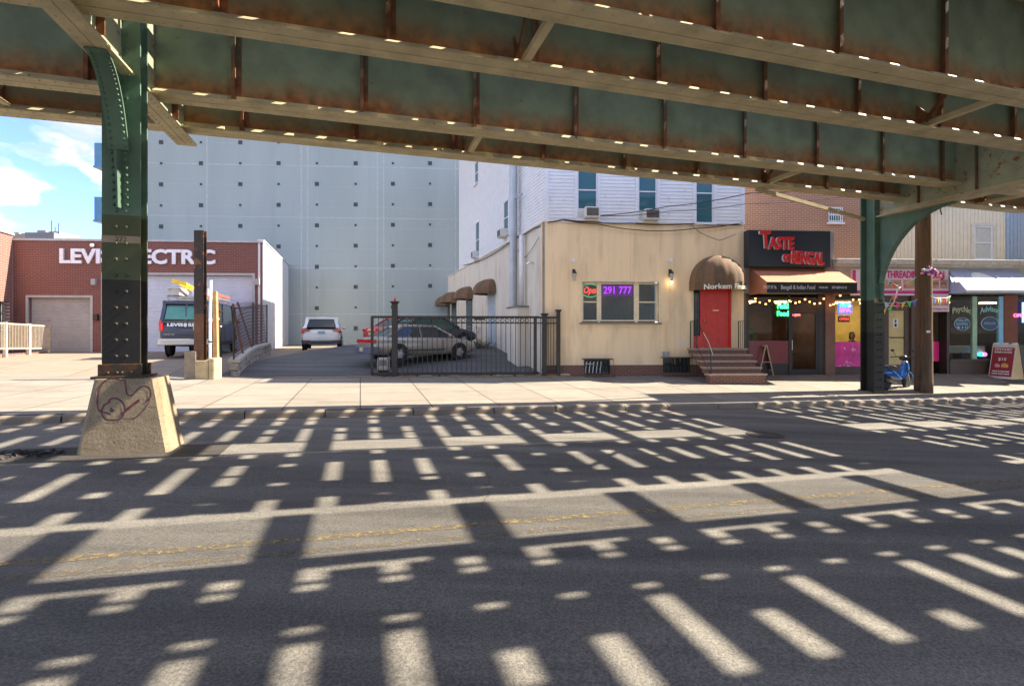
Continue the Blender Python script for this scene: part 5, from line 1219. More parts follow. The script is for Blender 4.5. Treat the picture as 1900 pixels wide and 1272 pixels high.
for a in (.05, ln_*.5, ln_-.05): part(mf, 'post', m_iron, lambda q: q.tube([(a, -.15, wz_(a)+.5), (a, -.15, wz_(a)+.60+fh)], .03, 6))
m_rb_ = mat('rusty bar', (.22,.08,.045), .7)
part(mf, 'leaning_bar', m_rb_, lambda q: q.bar((1.3, -.2, wz_(1.3)+.56), (.4, -.05, wz_(.4)+.6+fh*1.05), .06)); part(mf, 'leaning_bar', m_rb_, lambda q: q.bar((3.0, -.2, wz_(3)+.56), (1.4, .0, wz_(1.4)+.5+fh*1.1), .05))
# tan picket fence at the far left
x1, y1, z1 = hit(92, 654); x0, y0, z0 = hit(-40, 668)
ang = math.degrees(math.atan2(y1-y0, x1-x0)); LF = math.hypot(x1-x0, y1-y0)
t = thing('picket_fence', 'tan metal picket fence on a low brick footing at the left edge', 'fence', x0, y0, z0, ang)
hf = H_(y1, 50); m_tf = mat('tan fence paint', (.50,.42,.30), .6)
sl_ = (z1-z0)/LF
def fz(a): return sl_*a
part(t, 'rails', m_tf, lambda q: (q.bar((0,0,hf-.03+.25), (LF,0,hf-.03+fz(LF)), .05, .07), q.bar((0,0,.45), (LF,0,.22+fz(LF)), .05, .06)))
n_ = int(LF/.1)
part(t, 'pickets', m_tf, lambda q: [q.box(LF*i/n_-.009, LF*i/n_+.009, -.01, .01, lerp(.42, .2, i/n_)+fz(LF*i/n_), hf+lerp(.2, -.05, i/n_)+fz(LF*i/n_)) for i in range(n_)])
for i in range(4): part(t, 'post', m_tf, lambda q: q.box(LF*i/3-.06, LF*i/3+.06, -.06, .06, -.1, hf+lerp(.28, .04, i/3)+fz(LF*i/3)), bevel=.008)
part(t, 'footing', m_rb2, lambda q: q.box(0, LF, .08, .22, -.2, .16))

# ------------------------------------------------------------------ timber pole, bunting, flowers
px_, py_, pz_ = hit(1713.5, 726); Dp = py_
m_wood = None
m_wood, t_, b_ = nodes('weathered pole timber'); v_ = mapping(t_, (1, 1, .06))
c_ = ramp(t_, noise(t_, v_, 14, 8, .7), .3, .7, (.045,.025,.014), (.20,.125,.075)); c_ = mix(t_, ramp(t_, noise(t_, mapping(t_), 1.2, 4), .45, .7, (0,0,0), (.6,.6,.6)), c_, (.17,.075,.03))
t_.links.new(c_, b_.inputs['Base Color']); b_.inputs['Roughness'].default_value = .9; bump(t_, b_, noise(t_, v_, 20, 6), .8, .02)
tp = thing('timber_pole', 'weathered brown timber utility pole right of the far steel column', 'utility pole', px_, py_, pz_)
rp = 13.6*Dp/F
part(tp, 'trunk', m_wood, lambda q: q.lathe([(rp*(1.06-.012*i)*(1+.015*sin(i*2.1)), -.1+i*.42) for i in range(20)], n=18), smooth=True)
part(tp, 'notice', m_white, lambda q: q.box(-.1, .02, -rp-.012, -rp-.004, H_(Dp, 109), H_(Dp, 113)))
part(tp, 'cable_hook', m_black, lambda q: q.tube([(rp, 0, 6.0), (rp+.3, 0, 5.9), (rp+.35, 0, 5.7)], .02, 6))
fl = thing('flower_bunch', 'bunch of pink and white paper flowers tied round the timber pole', 'flowers', px_, py_-rp, pz_+H_(Dp, 222))
rr = random.Random(15)
for nm, c in (('magenta', (.75,.01,.20)), ('pink', (.85,.35,.42)), ('white', (.8,.78,.85)), ('violet', (.25,.06,.45))):
    part(fl, 'petals', mat('paper '+nm, c, .6), lambda q: [q.ball((rr.gauss(0, .13), -.05+rr.uniform(-.05, .03), rr.gauss(0, .08)), rr.uniform(.035, .07), 7, 5) for _ in range(6)])
def atD(u, v, D): return Vector(((u-U0)/F*D, D, CAMZ+(V0-v)/F*D))
cols_ = [(.80,.05,.25), (.95,.55,.05), (.10,.60,.15), (.05,.15,.75), (.85,.30,.45), (.75,.75,.10), (.45,.70,.85), (.85,.15,.05)]
def bunting(lb, pts, D0, D1, step=.20, sz=.17):
    P = [atD(u, v, lerp(D0, D1, i/(len(pts)-1))) for i, (u, v) in enumerate(pts)]
    S = []
    for a, b in zip(P, P[1:]):
        n = max(2, int((b-a).length/.1)); S += [a.lerp(b, i/n)-Vector((0, 0, .04*sin(pi*i/n))) for i in range(n)]
    S.append(P[-1]); o = S[0].copy(); t = thing('bunting', lb, 'bunting', o.x, o.y, o.z, 0, 'coloured flag strings by the timber pole')
    part(t, 'string', m_white, lambda q: q.tube([p-o for p in S], .008, 4))
    acc = 0; k = rr.randint(0, 7)
    for a, b in zip(S, S[1:]):
        acc += (b-a).length
        if acc > step:
            acc = 0; k += 1; c = cols_[k % 8]; d = (b-a).normalized(); p = a-o; tw = rr.uniform(-.06, .06)
            part(t, 'flag', mat('flag %.2f %.2f' % (c[0], c[1]), c, .6, spec=.3), lambda q: q.loft([[p+d*(-sz*.45), p+d*(sz*.45), p+Vector((tw, .03, -sz))], [x+Vector((0, .006, 0)) for x in (p+d*(-sz*.45), p+d*(sz*.45), p+Vector((tw, .03, -sz)))]]))
bunting('flag string sloping from the steel column down towards the pole flowers, uppermost', [(1636, 504), (1668, 532)], 15.9, 16.0)
bunting('flag string rising from the knot of flags up to the timber pole', [(1668, 534), (1682, 522), (1700, 514)], 16.0, 16.3, .16)
bunting('flag string falling left from the knot of flags towards the column foot', [(1668, 533), (1655, 552), (1640, 576)], 16.0, 15.9, .15, .2)
bunting('second flag string falling beside the longer one near the steel column', [(1664, 536), (1660, 556), (1648, 574)], 15.9, 15.85, .15)
bunting('level flag string at door height left of the timber pole', [(1640, 560), (1662, 560), (1682, 559), (1702, 555)], 15.9, 16.3, .17, .2)
bunting('flag string right of the timber pole in front of the hanging poster', [(1727, 549), (1745, 552), (1764, 549)], 16.3, 17.4, .18, .2)

# ------------------------------------------------------------------ overhead and facade cables
def cable(lb, pts, r=.016):
    o = Vector(pts[0]); t = thing('cable', lb, 'cable', *o, 0, 'black cables across the buildings')
    S = []
    for i in range(len(pts)-1):
        a, b = Vector(pts[i]), Vector(pts[i+1])
        S += [a.lerp(b, k/8)-Vector((0, 0, .02*(b-a).length*sin(pi*k/8))) for k in range(8)]
    S.append(Vector(pts[-1])); part(t, 'wire', m_black, lambda q: q.tube([p-o for p in S], r, 5))
def fw(u, v, ly=-.07): lx_, z = FA.px(u, v, ly); x, y = FA.W(lx_, ly); return (x, y, z)
def sp(u, v, ly=.07): lx_, z = SW.px(u, v, ly); x, y = SW.W(lx_, ly); return (x, y, z)
cable('thick black cable stapled along the top edge of the cream stucco', [sp(860, 492), sp(960, 440), sp(992, 423), fw(1020, 412), fw(1045, 407), fw(1100, 412), fw(1170, 414), fw(1290, 415), fw(1378, 417)], .022)
cable('thin black cable sagging across the cream stucco under the upstairs windows', [fw(1046, 408, -.09), fw(1110, 416, -.09), fw(1200, 428, -.12), fw(1290, 424, -.12), fw(1378, 413, -.09)])
cable('thin cable hanging in a loop at the right of the cream stucco', [fw(1280, 415, -.1), fw(1300, 432, -.1), fw(1335, 446, -.1), fw(1366, 434, -.1)], .010)
cable('overhead wire rising from the corner building past its right upstairs window', [fw(1112, 400, -.1), atD(1240, 383, 17.6), atD(1392, 358, 17.0), atD(1500, 352, 16.5)])
cable('lower overhead wire running right to the timber pole', [fw(1116, 401, -.1), atD(1240, 392, 17.8), atD(1385, 378, 17.4), atD(1590, 361, 17.0), (px_, py_, pz_+7.2)], .012)
cable('loose cable loops on the side wall left of the tan downpipe', [sp(957, 460), sp(975, 478), sp(1000, 440)], .010)

# ------------------------------------------------------------------ sandwich boards
t, D = at_ground('sandwich_board', 'plain pale wooden sandwich board seen edge on beside the brick stoop', 'sandwich board', 1421, 697, 3.5)
s = D/F; h_ = 57*s; m_pw = mat('pale board timber', (.52,.38,.24), .7, var=.12, scale=8)
for sg_n in (-1, 1): part(t, 'leaf', m_pw, lambda q: ([q.bar((sg_n*14*s, y, 0), (sg_n*.8*s, y, h_), .045, .03) for y in (-.02, .5)], [q.bar((sg_n*k*s, -.02, zz), (sg_n*k*s, .5, zz), .04, .03) for k, zz in ((1.0, h_-.03), (11.5, .2))]))
part(t, 'stay', m_pw, lambda q: q.bar((-7.5*s, -.02, h_*.45), (7.5*s, -.02, h_*.45), .02, .02))
part(t, 'board_sheet', mat('slate sheet', (.06,.05,.045), .5), lambda q: q.quad((11*s, .0, .22), (11*s, .48, .22), (1.4*s, .48, h_-.06), (1.4*s, .0, h_-.06)))
t, D = at_ground('sandwich_board', 'maroon printed sandwich board with tan side near the psychic shop', 'sandwich board', 1866, 702, -72)
s = D/F; h_ = 64*s; wd = 36*s; dp = .62
def lean(y0_, y1_, q, x0, x1, z0, z1, th=.012):
    f_ = lambda z: lerp(y0_, y1_, z/h_)
    q.loft([[(x0, f_(z0)-th, z0), (x1, f_(z0)-th, z0), (x1, f_(z1)-th, z1), (x0, f_(z1)-th, z1)], [(x0, f_(z0), z0), (x1, f_(z0), z0), (x1, f_(z1), z1), (x0, f_(z1), z1)]])
part(t, 'frame', mat('white board frame', (.62,.56,.52), .5), lambda q: (lean(-dp/2, -.04, q, -wd/2, wd/2, 0, h_, .02), lean(dp/2+.02, .05, q, -wd/2, wd/2, 0, h_, .02)))
fa = part(t, 'printed_face', mat('maroon print', (.30,.02,.03), .4), lambda q: lean(-dp/2-.022, -.062, q, -wd/2+.03, wd/2-.03, .09, h_-.13, .004))
def bt(body, z, sz_, w_, m=m_white):
    yy = lerp(-dp/2-.028, -.068, z/h_)-.006
    text('lettering', body, m, sz_, fa, (0, yy, z), .002, width=w_, tilt=-math.atan2(dp/2-.04, h_), off=.003)
bt('PSYCHIC', h_-.20, .11, wd*.72); bt('READER & ADVISOR', h_-.30, .08, wd*.74); bt('$10', h_*.56, .16, wd*.34); bt('WALK IN WELCOME', h_*.21, .08, wd*.72); bt('PALM & TAROT CARDS', h_*.14, .07, wd*.74)
for x, c, r_ in ((-.12, (.6,.3,.35), .08), (.10, (.75,.38,.12), .11)):
    zz = h_*.37; yy = lerp(-dp/2-.028, -.068, zz/h_)-.006
    part(fa, 'round_picture', mat('round picture %.1f' % c[0], c, .5, var=.3, scale=14), lambda q: q.lathe([(r_, 0), (r_*.97, -.004)], (x, yy, zz), 16, 'y'))
part(t, 'side_panel', mat('tan side cloth', (.62,.44,.20), .8, var=.1), lambda q: q.quad((wd/2, -dp/2, 0), (wd/2, dp/2, 0), (wd/2, .05, h_), (wd/2, -.04, h_)))
part(t, 'hinge', m_white, lambda q: [q.box(x-.05, x+.05, -.07, .06, h_-.02, h_+.04) for x in (-wd/2+.08, 0, wd/2-.08)])

# ------------------------------------------------------------------ moped
x, y, z = hit(1668, 722)
mo = thing('moped', 'small blue moped parked between the steel column and the timber pole', 'moped', x, y+.1, z, -62)
m_mb = mat('blue moped plastic', (.01,.13,.42), .25, var=.08, coat=.5); m_rub = mat('black rubber', (.018,.018,.018), .8); m_chr = mat('bright metal', (.55,.52,.48), .3, .8); m_blk = mat('black moped plastic', (.02,.02,.022), .4)
for yy in (.62, -.62):
    wq = part(mo, 'wheel', m_rub, lambda q: q.lathe([(.17, -.04), (.235, -.045), (.255, 0), (.235, .045), (.17, .04)], (0, yy, .255), 18, 'x'))
    part(wq, 'rim', m_chr, lambda q: (q.lathe([(.17, -.03), (.15, 0), (.17, .03)], (0, yy, .255), 16, 'x'), [q.bar((0, yy, .255), (0, yy+.16*cos(k*2*pi/5), .255+.16*sin(k*2*pi/5)), .03, .03) for k in range(5)]))
def prof(q, pts, ws):
    q.loft([[(-w_, a, zl_), (w_, a, zl_), (w_*.8, a, zh_), (-w_*.8, a, zh_)] for (a, zl_, zh_), w_ in zip(pts, ws)])
part(mo, 'rear_body', m_mb, lambda q: prof(q, [(-.85,.52,.60),(-.6,.42,.70),(-.25,.36,.68),(.0,.30,.42),(.3,.28,.36)], [.05,.13,.14,.14,.12]), sub=1, smooth=True)
part(mo, 'front_shield', m_mb, lambda q: prof(q, [(.30,.28,.40),(.42,.30,.85),(.52,.50,.98),(.60,.72,.90)], [.16,.20,.17,.07]), sub=1, smooth=True)
part(mo, 'mudguard', m_mb, lambda q: q.loft([[(-.07, .62+.30*cos(a), .255+.30*sin(a)), (.07, .62+.30*cos(a), .255+.30*sin(a)), (.07, .62+.27*cos(a), .255+.27*sin(a)), (-.07, .62+.27*cos(a), .255+.27*sin(a))] for a in [R(k) for k in range(20, 161, 20)]]))
part(mo, 'seat', m_blk, lambda q: prof(q, [(-.78,.70,.77),(-.5,.70,.82),(-.2,.68,.79),(-.02,.66,.72)], [.09,.14,.13,.08]), sub=1, smooth=True)
part(mo, 'fork', m_chr, lambda q: (q.tube([(.08, .62, .255), (.06, .48, .72)], .02, 6), q.tube([(-.08, .62, .255), (-.06, .48, .72)], .02, 6), q.tube([(0, .47, .7), (0, .40, 1.02)], .03, 6)))
part(mo, 'handlebar', m_blk, lambda q: (q.tube([(-.33, .30, 1.03), (-.12, .38, 1.04), (.12, .38, 1.04), (.33, .30, 1.03)], .018, 6), q.ball((0, .42, 1.0), .12, 10, 6, (1.1, .7, .8))))
for sgn in (-1, 1): part(mo, 'mirror', m_blk, lambda q: (q.tube([(sgn*.18, .38, 1.04), (sgn*.27, .34, 1.22)], .008, 5), q.ball((sgn*.28, .33, 1.25), .06, 8, 5, (1, .25, .7))))
part(mo, 'headlight', m_chr, lambda q: q.ball((0, .52, .99), .07, 8, 6)); part(mo, 'exhaust', m_chr, lambda q: q.tube([(.14, -.3, .25), (.15, -.85, .34)], .045, 8)); part(mo, 'stand', m_chr, lambda q: q.tube([(-.1, .0, .3), (-.28, -.05, 0)], .012, 5))
part(mo, 'rear_light', mat('red lens', (.5,.01,.01), .2), lambda q: q.box(-.06, .06, -.88, -.85, .54, .61))

# ------------------------------------------------------------------ cars
m_tl = mat('red tail lens', (.60,.012,.012), .2, coat=.5); m_tg = glass('car glass', (.02,.03,.035), rough=.03, spec=.6); m_rim = mat('alloy rim', (.42,.42,.44), .35, .6); m_plate = mat('number plate', (.55,.50,.30), .5)
def car(nm, lb, cat, x, y, deg, mp_, prof_, gh, W=1.78, wb=(-1.3, 1.35), wr=.32, lamps=None, mg=None):
    """prof_: (y, z bottom, z shoulder, half width) stations; gh: (yr0, yr1, yf1, yf0, z belt rear, z roof, z belt front, top half width)"""
    t = thing(nm, lb, cat, x, y, gz(x, y), deg); t.rotation_euler = (R(0), 0, R(deg))
    mg = mg or m_tg
    def bodyf(q):
        rings = []
        for (a, zb_, zs, w_) in prof_:
            zm = lerp(zb_, zs, .55)
            half = [(w_*.80, zb_), (w_*.96, zb_+.06), (w_, zm-.05), (w_*1.0, zm+.05), (w_*.965, zs-.05), (w_*.90, zs), (w_*.45, zs+.02)]
            rings.append([(p, a, zz) for p, zz in half]+[(-p, a, zz) for p, zz in reversed(half)])
        q.loft(rings)
    bo = part(t, 'body', mp_, bodyf, smooth=True, bevel=0); m_ = bo.modifiers.new('sub', 'SUBSURF'); m_.levels = m_.render_levels = 1
    yr0, yr1, yf1, yf0, zbr, zr__, zbf, tw = gh; bw__ = prof_[len(prof_)//2][3]*.90
    def ghf(q):
        st_ = [(yr0, zbr, zbr+.02, bw__*.93, bw__*.9), (yr1, zbr-.02, zr__-.05, bw__, tw), ((yr1+yf1)/2, (zbr+zbf)/2-.02, zr__-.02, bw__, tw+.01), (yf1, zbf-.02, zr__-.05, bw__, tw), (yf0, zbf, zbf+.02, bw__*.95, bw__*.9)]
        q.loft([[(b__, a, z0_-.05), (c__, a, z1_), (-c__, a, z1_), (-b__, a, z0_-.05)] for a, z0_, z1_, b__, c__ in st_])
    gl = part(t, 'windows', mg, ghf)
    part(t, 'roof', mp_, lambda q: q.loft([[(tw*.97, a, z-.03), (tw*.9, a, z+.015), (0, a, z+.035), (-tw*.9, a, z+.015), (-tw*.97, a, z-.03)] for a, z in ((yr1-.06, zr__-.055), (yr1+.15, zr__-.02), ((yr1+yf1)/2, zr__), (yf1-.1, zr__-.02), (yf1+.05, zr__-.055))]), smooth=True)
    for sgn in (-1, 1):
        part(t, 'pillar', mp_, lambda q: (q.bar((sgn*bw__*.93, yr0+.02, zbr), (sgn*(tw+.01), yr1, zr__-.03), .09, .07), q.bar((sgn*bw__*.95, yf0-.02, zbf), (sgn*(tw+.01), yf1, zr__-.03), .06, .06), q.bar((sgn*(bw__+.004), (yr1+yf1)/2, zbr-.03), (sgn*(tw+.02), (yr1+yf1)/2, zr__-.03), .02, .07), q.bar((sgn*(tw+.005), yr1, zr__-.035), (sgn*(tw+.005), yf1, zr__-.035), .04, .05)))
        part(t, 'mirror', mp_, lambda q: q.ball((sgn*(bw__+.17), yf0-.35, zbf+.08), .11, 8, 6, (1, .6, .7)))
        w__ = prof_[len(prof_)//2][3]
        part(t, 'door_gap', m_dark, lambda q: ([q.box(*sorted((sgn*(w__-.006), sgn*(w__+.004))), a-.008, a+.008, prof_[1][1]+.12, zbr-.12) for a in (yr1-.05, (yr1+yf1)/2, yf1+.25)], q.box(*sorted((sgn*(w__-.002), sgn*(w__+.014))), yr1-.3, yf1+.3, .42, .47)))
        for a in wb:
            wq = part(t, 'wheel', m_rub, lambda q: q.lathe([(wr*.6, -.09), (wr*.95, -.10), (wr, -.06), (wr, .06), (wr*.95, .10), (wr*.6, .09)], (sgn*(w__-.10), a, wr), 20, 'x'))
            part(wq, 'rim', m_rim, lambda q: (q.lathe([(wr*.64, -.02), (wr*.60, .05), (wr*.15, .06), (.01, .06)] if sgn > 0 else [(wr*.64, .02), (wr*.60, -.05), (wr*.15, -.06), (.01, -.06)], (sgn*(w__-.05), a, wr), 18, 'x'),
                [q.bar((sgn*(w__+.012), a+wr*.15*cos(k*2*pi/5), wr+wr*.15*sin(k*2*pi/5)), (sgn*(w__+.012), a+wr*.58*cos(k*2*pi/5), wr+wr*.58*sin(k*2*pi/5)), .07, .02) for k in range(5)]))
            part(t, 'wheel_arch', m_rub, lambda q: q.lathe([(wr*1.16, -.01), (wr*1.16, .006), (.01, .006)] if sgn > 0 else [(wr*1.16, .01), (wr*1.16, -.006), (.01, -.006)], (sgn*(w__-.004), a, wr+.02), 22, 'x'))
    return t
# silver sedan, nose to the side wall
SED = [(-2.32,.42,.72,.70),(-2.24,.30,.90,.82),(-1.9,.24,.97,.87),(-1.3,.22,.96,.885),(0,.20,.93,.89),(1.1,.22,.92,.885),(1.7,.24,.84,.86),(2.15,.28,.72,.80),(2.32,.36,.58,.68)]
GH = (-1.75,-1.05,.35,1.20,.94,1.40,.92,.60)
def sedan_back(t, hw__=.80, zz=.80, rear=-2.30, wrap=True):
    part(t, 'tail_light', m_tl, lambda q: q.box(-hw__, -hw__+.42, rear, rear+.14, zz-.08, zz+.07), bevel=.02)
    part(t, 'tail_light', m_tl, lambda q: q.box(hw__-.42, hw__, rear, rear+.14, zz-.08, zz+.07), bevel=.02)
m_sil = mat('silver car paint', (.34,.31,.265), .28, .35, var=.03, coat=.6); m_vio = mat('dark blue grey bumper', (.10,.11,.17), .5)
x, y = -3.75, 20.75
t = car('silver_sedan', 'silver grey sedan parked nose to the side wall behind the iron gate', 'car', x, y, -52, m_sil, SED, GH)
sedan_back(t); part(t, 'tail_light', m_tl, lambda q: q.box(-.38, .38, -2.33, -2.25, .75, .86)); part(t, 'bumper', m_vio, lambda q: q.loft([[(-w_, a, .34), (w_, a, .34), (w_, a, .60), (-w_, a, .60)] for a, w_ in ((-2.42, .70), (-2.36, .84), (-2.1, .90))]), bevel=.02); part(t, 'number_plate', m_plate, lambda q: q.box(-.15, .15, -2.44, -2.425, .42, .56))
m_redp = mat('red car paint', (.46,.035,.03), .3, var=.05, coat=.6)
t = car('red_hatchback', 'red car mostly hidden behind the silver sedan', 'car', -5.0, 25.6, -44, m_redp, SED, GH); sedan_back(t); part(t, 'number_plate', m_plate, lambda q: q.box(-.15, .15, -2.36, -2.33, .55, .68))
m_dkp = mat('dark grey car paint', (.055,.052,.055), .3, .3, coat=.5)
t = car('dark_car', 'dark grey car beyond the silver sedan with its nose towards the awnings', 'car', -3.9, 24.3, -48, m_dkp, SED, GH, mg=glass('green car glass', (.03,.09,.07), rough=.05)); sedan_back(t)
# white crossover seen from behind
SUV = [(-2.10,.55,.80,.74),(-2.05,.34,1.02,.86),(-1.7,.28,1.06,.895),(-1.2,.26,1.06,.90),(0,.25,1.04,.90),(1.1,.26,1.03,.89),(1.6,.28,.98,.86),(1.98,.34,.82,.78),(2.1,.42,.68,.66)]
m_whp = mat('white car paint', (.78,.76,.70), .3, var=.02, coat=.6)
t = car('white_crossover', 'white crossover car seen from behind at the back of the parking lot', 'car', -9.75, 26.5, 17.5, m_whp, SUV, (-1.98,-1.62,.45,1.15,1.03,1.62,1.02,.66), wb=(-1.25, 1.3), wr=.34)
for sgn in (-1, 1): part(t, 'tail_light', m_tl, lambda q: q.add([(sgn*.88,-2.09,1.02),(sgn*.50,-2.13,1.01),(sgn*.52,-2.13,.95),(sgn*.80,-2.12,.93),(sgn*.84,-2.09,.82),(sgn*.90,-2.0,.84)]+[(sgn*.88,-1.95,1.02),(sgn*.50,-2.0,1.01),(sgn*.52,-2.0,.95),(sgn*.80,-2.0,.93),(sgn*.84,-1.95,.82),(sgn*.90,-1.9,.84)], [(0,1,2,3,4,5),(6,7,8,9,10,11)]+[(i,(i+1)%6,(i+1)%6+6,i+6) for i in range(6)]))
part(t, 'rear_window', m_tg, lambda q: q.loft([[(-.66,-2.06,1.12),(.66,-2.06,1.12),(.60,-1.80,1.50),(-.60,-1.80,1.50)],[(-.66,-2.0,1.12),(.66,-2.0,1.12),(.60,-1.74,1.50),(-.60,-1.74,1.50)]]))
part(t, 'tailgate', m_whp, lambda q: (q.bar((-.72,-2.03,1.07),(-.60,-1.70,1.60),.13,.06), q.bar((.72,-2.03,1.07),(.60,-1.70,1.60),.13,.06), q.bar((-.64,-1.76,1.56),(.64,-1.76,1.56),.10,.10)))
part(t, 'bumper', mat('dark grey car plastic', (.05,.05,.05), .6), lambda q: q.loft([[(-w_, a, .33), (w_, a, .33), (w_, a, .50), (-w_, a, .50)] for a, w_ in ((-2.17, .68), (-2.12, .82), (-1.95, .90))])); part(t, 'number_plate', mat('blue plate', (.30,.36,.42), .5), lambda q: q.box(-.16, .16, -2.165, -2.14, .83, .93)); part(t, 'skid_plate', m_rim, lambda q: q.box(-.5, .5, -2.19, -2.17, .47, .52)); part(t, 'reflector', m_tl, lambda q: (q.box(-.74, -.62, -2.17, -2.13, .42, .46), q.box(.62, .74, -2.17, -2.13, .42, .46)))
# blue van with roof load
VAN = [(-2.75,.52,1.10,.90),(-2.70,.42,1.28,.98),(-2.2,.36,1.30,1.0),(-1.2,.34,1.30,1.0),(0,.34,1.30,1.0),(1.2,.34,1.28,1.0),(1.9,.36,1.20,.98),(2.6,.40,1.08,.93),(2.78,.46,.9,.82)]
m_van = mat('navy van paint', (.012,.015,.042), .35, .0, var=.05, coat=.5)
sx_, sy_, _z = hit(333, 665)
ca, sa = cos(R(17)), sin(R(17)); VX, VY = sx_-sa*2.7+.28, sy_+ca*2.7
t = car('blue_van', 'navy blue work van loaded on top in front of the garage door', 'van', VX, VY, 17, m_van, VAN, (-2.70,-2.48,1.35,2.05,1.28,2.05,1.25,.86), wb=(-1.6, 1.75), wr=.36)
t.scale = (1, 1, 1.17)
part(t, 'rear_doors', m_van, lambda q: (q.bar((-.90,-2.73,1.25),(-.80,-2.54,2.0),.14,.06), q.bar((.90,-2.73,1.25),(.80,-2.54,2.0),.14,.06), q.bar((-.86,-2.56,1.97),(.86,-2.56,1.97),.12,.10), q.bar((0,-2.74,1.2),(0,-2.55,2.0),.06,.05)))
rw = part(t, 'rear_window', mat('teal van glass', (.02,.12,.13), .1), lambda q: q.loft([[(-.78,-2.73,1.36),(.78,-2.73,1.36),(.72,-2.60,1.86),(-.72,-2.60,1.86)],[(-.78,-2.66,1.36),(.78,-2.66,1.36),(.72,-2.53,1.86),(-.72,-2.53,1.86)]]))
part(t, 'bumper', mat('dull chrome bumper', (.45,.44,.42), .35, .6), lambda q: q.loft([[(-w_, a, .44), (w_, a, .44), (w_, a, .66), (-w_, a, .66)] for a, w_ in ((-2.95, .88), (-2.88, .99), (-2.66, 1.02))]), bevel=.03)
for sgn in (-1, 1): part(t, 'tail_light', m_tl, lambda q: q.box(*sorted((sgn*.85, sgn*.99)), -2.76, -2.66, .95, 1.32), bevel=.02)
part(t, 'number_plate', m_plate, lambda q: q.box(.28, .60, -2.785, -2.76, .98, 1.12)); text('lettering', 'LEVIS', m_white, .15, t, (-.38, -2.80, 1.16), .003, width=.58, off=.006); text('lettering', 'ELECTRIC', m_white, .15, t, (.42, -2.80, 1.16), .003, width=.62, off=.006)
part(t, 'emblem', m_white, lambda q: q.lathe([(.075, -.004), (.05, -.004), (.05, .0), (.075, .0)], (0, -2.795, 1.16), 14, 'y')); text('lettering', 'TURTLE TOP', m_rim, .07, t, (-.6, -2.80, .82), .002, width=.4)
# roof load
def vthing(nm, lb, ct): o = thing(nm, lb, ct, VX, VY, vt.location.z, 17); o.scale = (1, 1, 1.17); return o
vt = t
rk_ = part(vt, 'roof_rack', m_rim, lambda q: ([q.bar((-.85, a, 2.18), (.85, a, 2.18), .05, .04) for a in (-2.2, -1.0, .2, 1.2)], [q.bar((sg2*.82, -2.3, 2.22), (sg2*.82, 1.3, 2.22), .04, .04) for sg2 in (-1, 1)], [q.bar((sg2*.8, a, 2.0), (sg2*.8, a, 2.2), .04, .04) for a in (-2.2, -1.0, .2, 1.2) for sg2 in (-1, 1)]))
o = vthing('tool_box', 'white metal tool box on the left of the van roof rack', 'tool box'); part(o, 'box', mat('scuffed white metal', (.55,.53,.48), .5, dirt=(.3,.28,.25)), lambda q: q.box(-.80, -.35, -2.3, -1.1, 2.245, 2.50), bevel=.02); part(o, 'lid', m_plas, lambda q: q.box(-.82, -.33, -2.32, -1.08, 2.502, 2.53))
o = vthing('ladder', 'yellow topped fibreglass ladder tied along the van roof', 'ladder'); m_yf = mat('yellow fibreglass', (.80,.52,.02), .5); m_of = mat('orange fibreglass', (.62,.10,.05), .5)
part(o, 'rail', m_yf, lambda q: (q.bar((-.40, -2.5, 2.72), (-.15, 1.2, 2.30), .05, .10), q.bar((-.10, -2.5, 2.66), (.15, 1.2, 2.30), .05, .10))); part(o, 'rung', m_rim, lambda q: [q.bar((-.38+.25*k/10, -2.4+.36*k, 2.70-.04*k), (-.10+.25*k/10, -2.4+.36*k, 2.66-.036*k), .03) for k in range(10)]); part(o, 'top_cap', m_yf, lambda q: q.bar((-.55, -2.52, 2.76), (-.02, -2.52, 2.64), .12, .14))
o = vthing('ladder', 'orange and white step ladder lying on the right of the van roof', 'ladder')
part(o, 'rail', m_of, lambda q: (q.bar((.25, -2.5, 2.34), (.35, 1.3, 2.34), .06, .10), q.bar((.72, -2.4, 2.36), (.78, 1.3, 2.36), .06, .10))); part(o, 'rung', m_white, lambda q: [q.bar((.27, -2.3+.36*k, 2.38), (.74, -2.3+.36*k, 2.40), .05) for k in range(10)]); part(o, 'foot', m_white, lambda q: (q.box(.20, .32, -2.6, -2.48, 2.26, 2.46), q.box(.68, .80, -2.55, -2.43, 2.26, 2.5)))

# ------------------------------------------------------------------ cart and planter by the side wall
x, y = SW.W(SW.x(888), .55); t = thing('hand_trolley', 'white wire trolley standing by the side wall beyond the chimney breast', 'trolley', x, y, gz(x-.6, y), 20)
part(t, 'frame', m_rim, lambda q: ([q.tube([(a, b, .1), (a, b, 1.0)], .015, 5) for a in (-.4, .4) for b in (-.25, .25)], [q.box(-.4, .4, -.26, .26, z, z+.02) for z in (.3, .98)], q.tube([(-.4, -.25, .3), (.4, -.25, .98)], .012, 5))); part(t, 'wheels', m_rub, lambda q: [q.lathe([(.06, -.015), (.06, .015)], (a, b, .06), 10, 'x') for a in (-.4, .4) for b in (-.25, .25)])
x, y = SW.W(SW.x(925)+.3, .9); t = thing('shrub', 'low weedy green shrub at the foot of the side wall behind the gate', 'plant', x, y, gz(x-.6, y))
rr = random.Random(31); m_lf = mat('dull green leaves', (.06,.085,.03), .7, var=.4, scale=14)
part(t, 'leaves', m_lf, lambda q: [(lambda c, a, b, e_: q.quad(c, c+a*.5+b, c+a, c+a*.5-b))(Vector((rr.gauss(0,.45), rr.gauss(0,.25), abs(rr.gauss(0,.16)))), Vector((rr.uniform(-.09,.09), rr.uniform(-.09,.09), rr.uniform(.0,.09))), Vector((rr.uniform(-.03,.03), rr.uniform(-.03,.03), .01)), 0) for _ in range(500)])
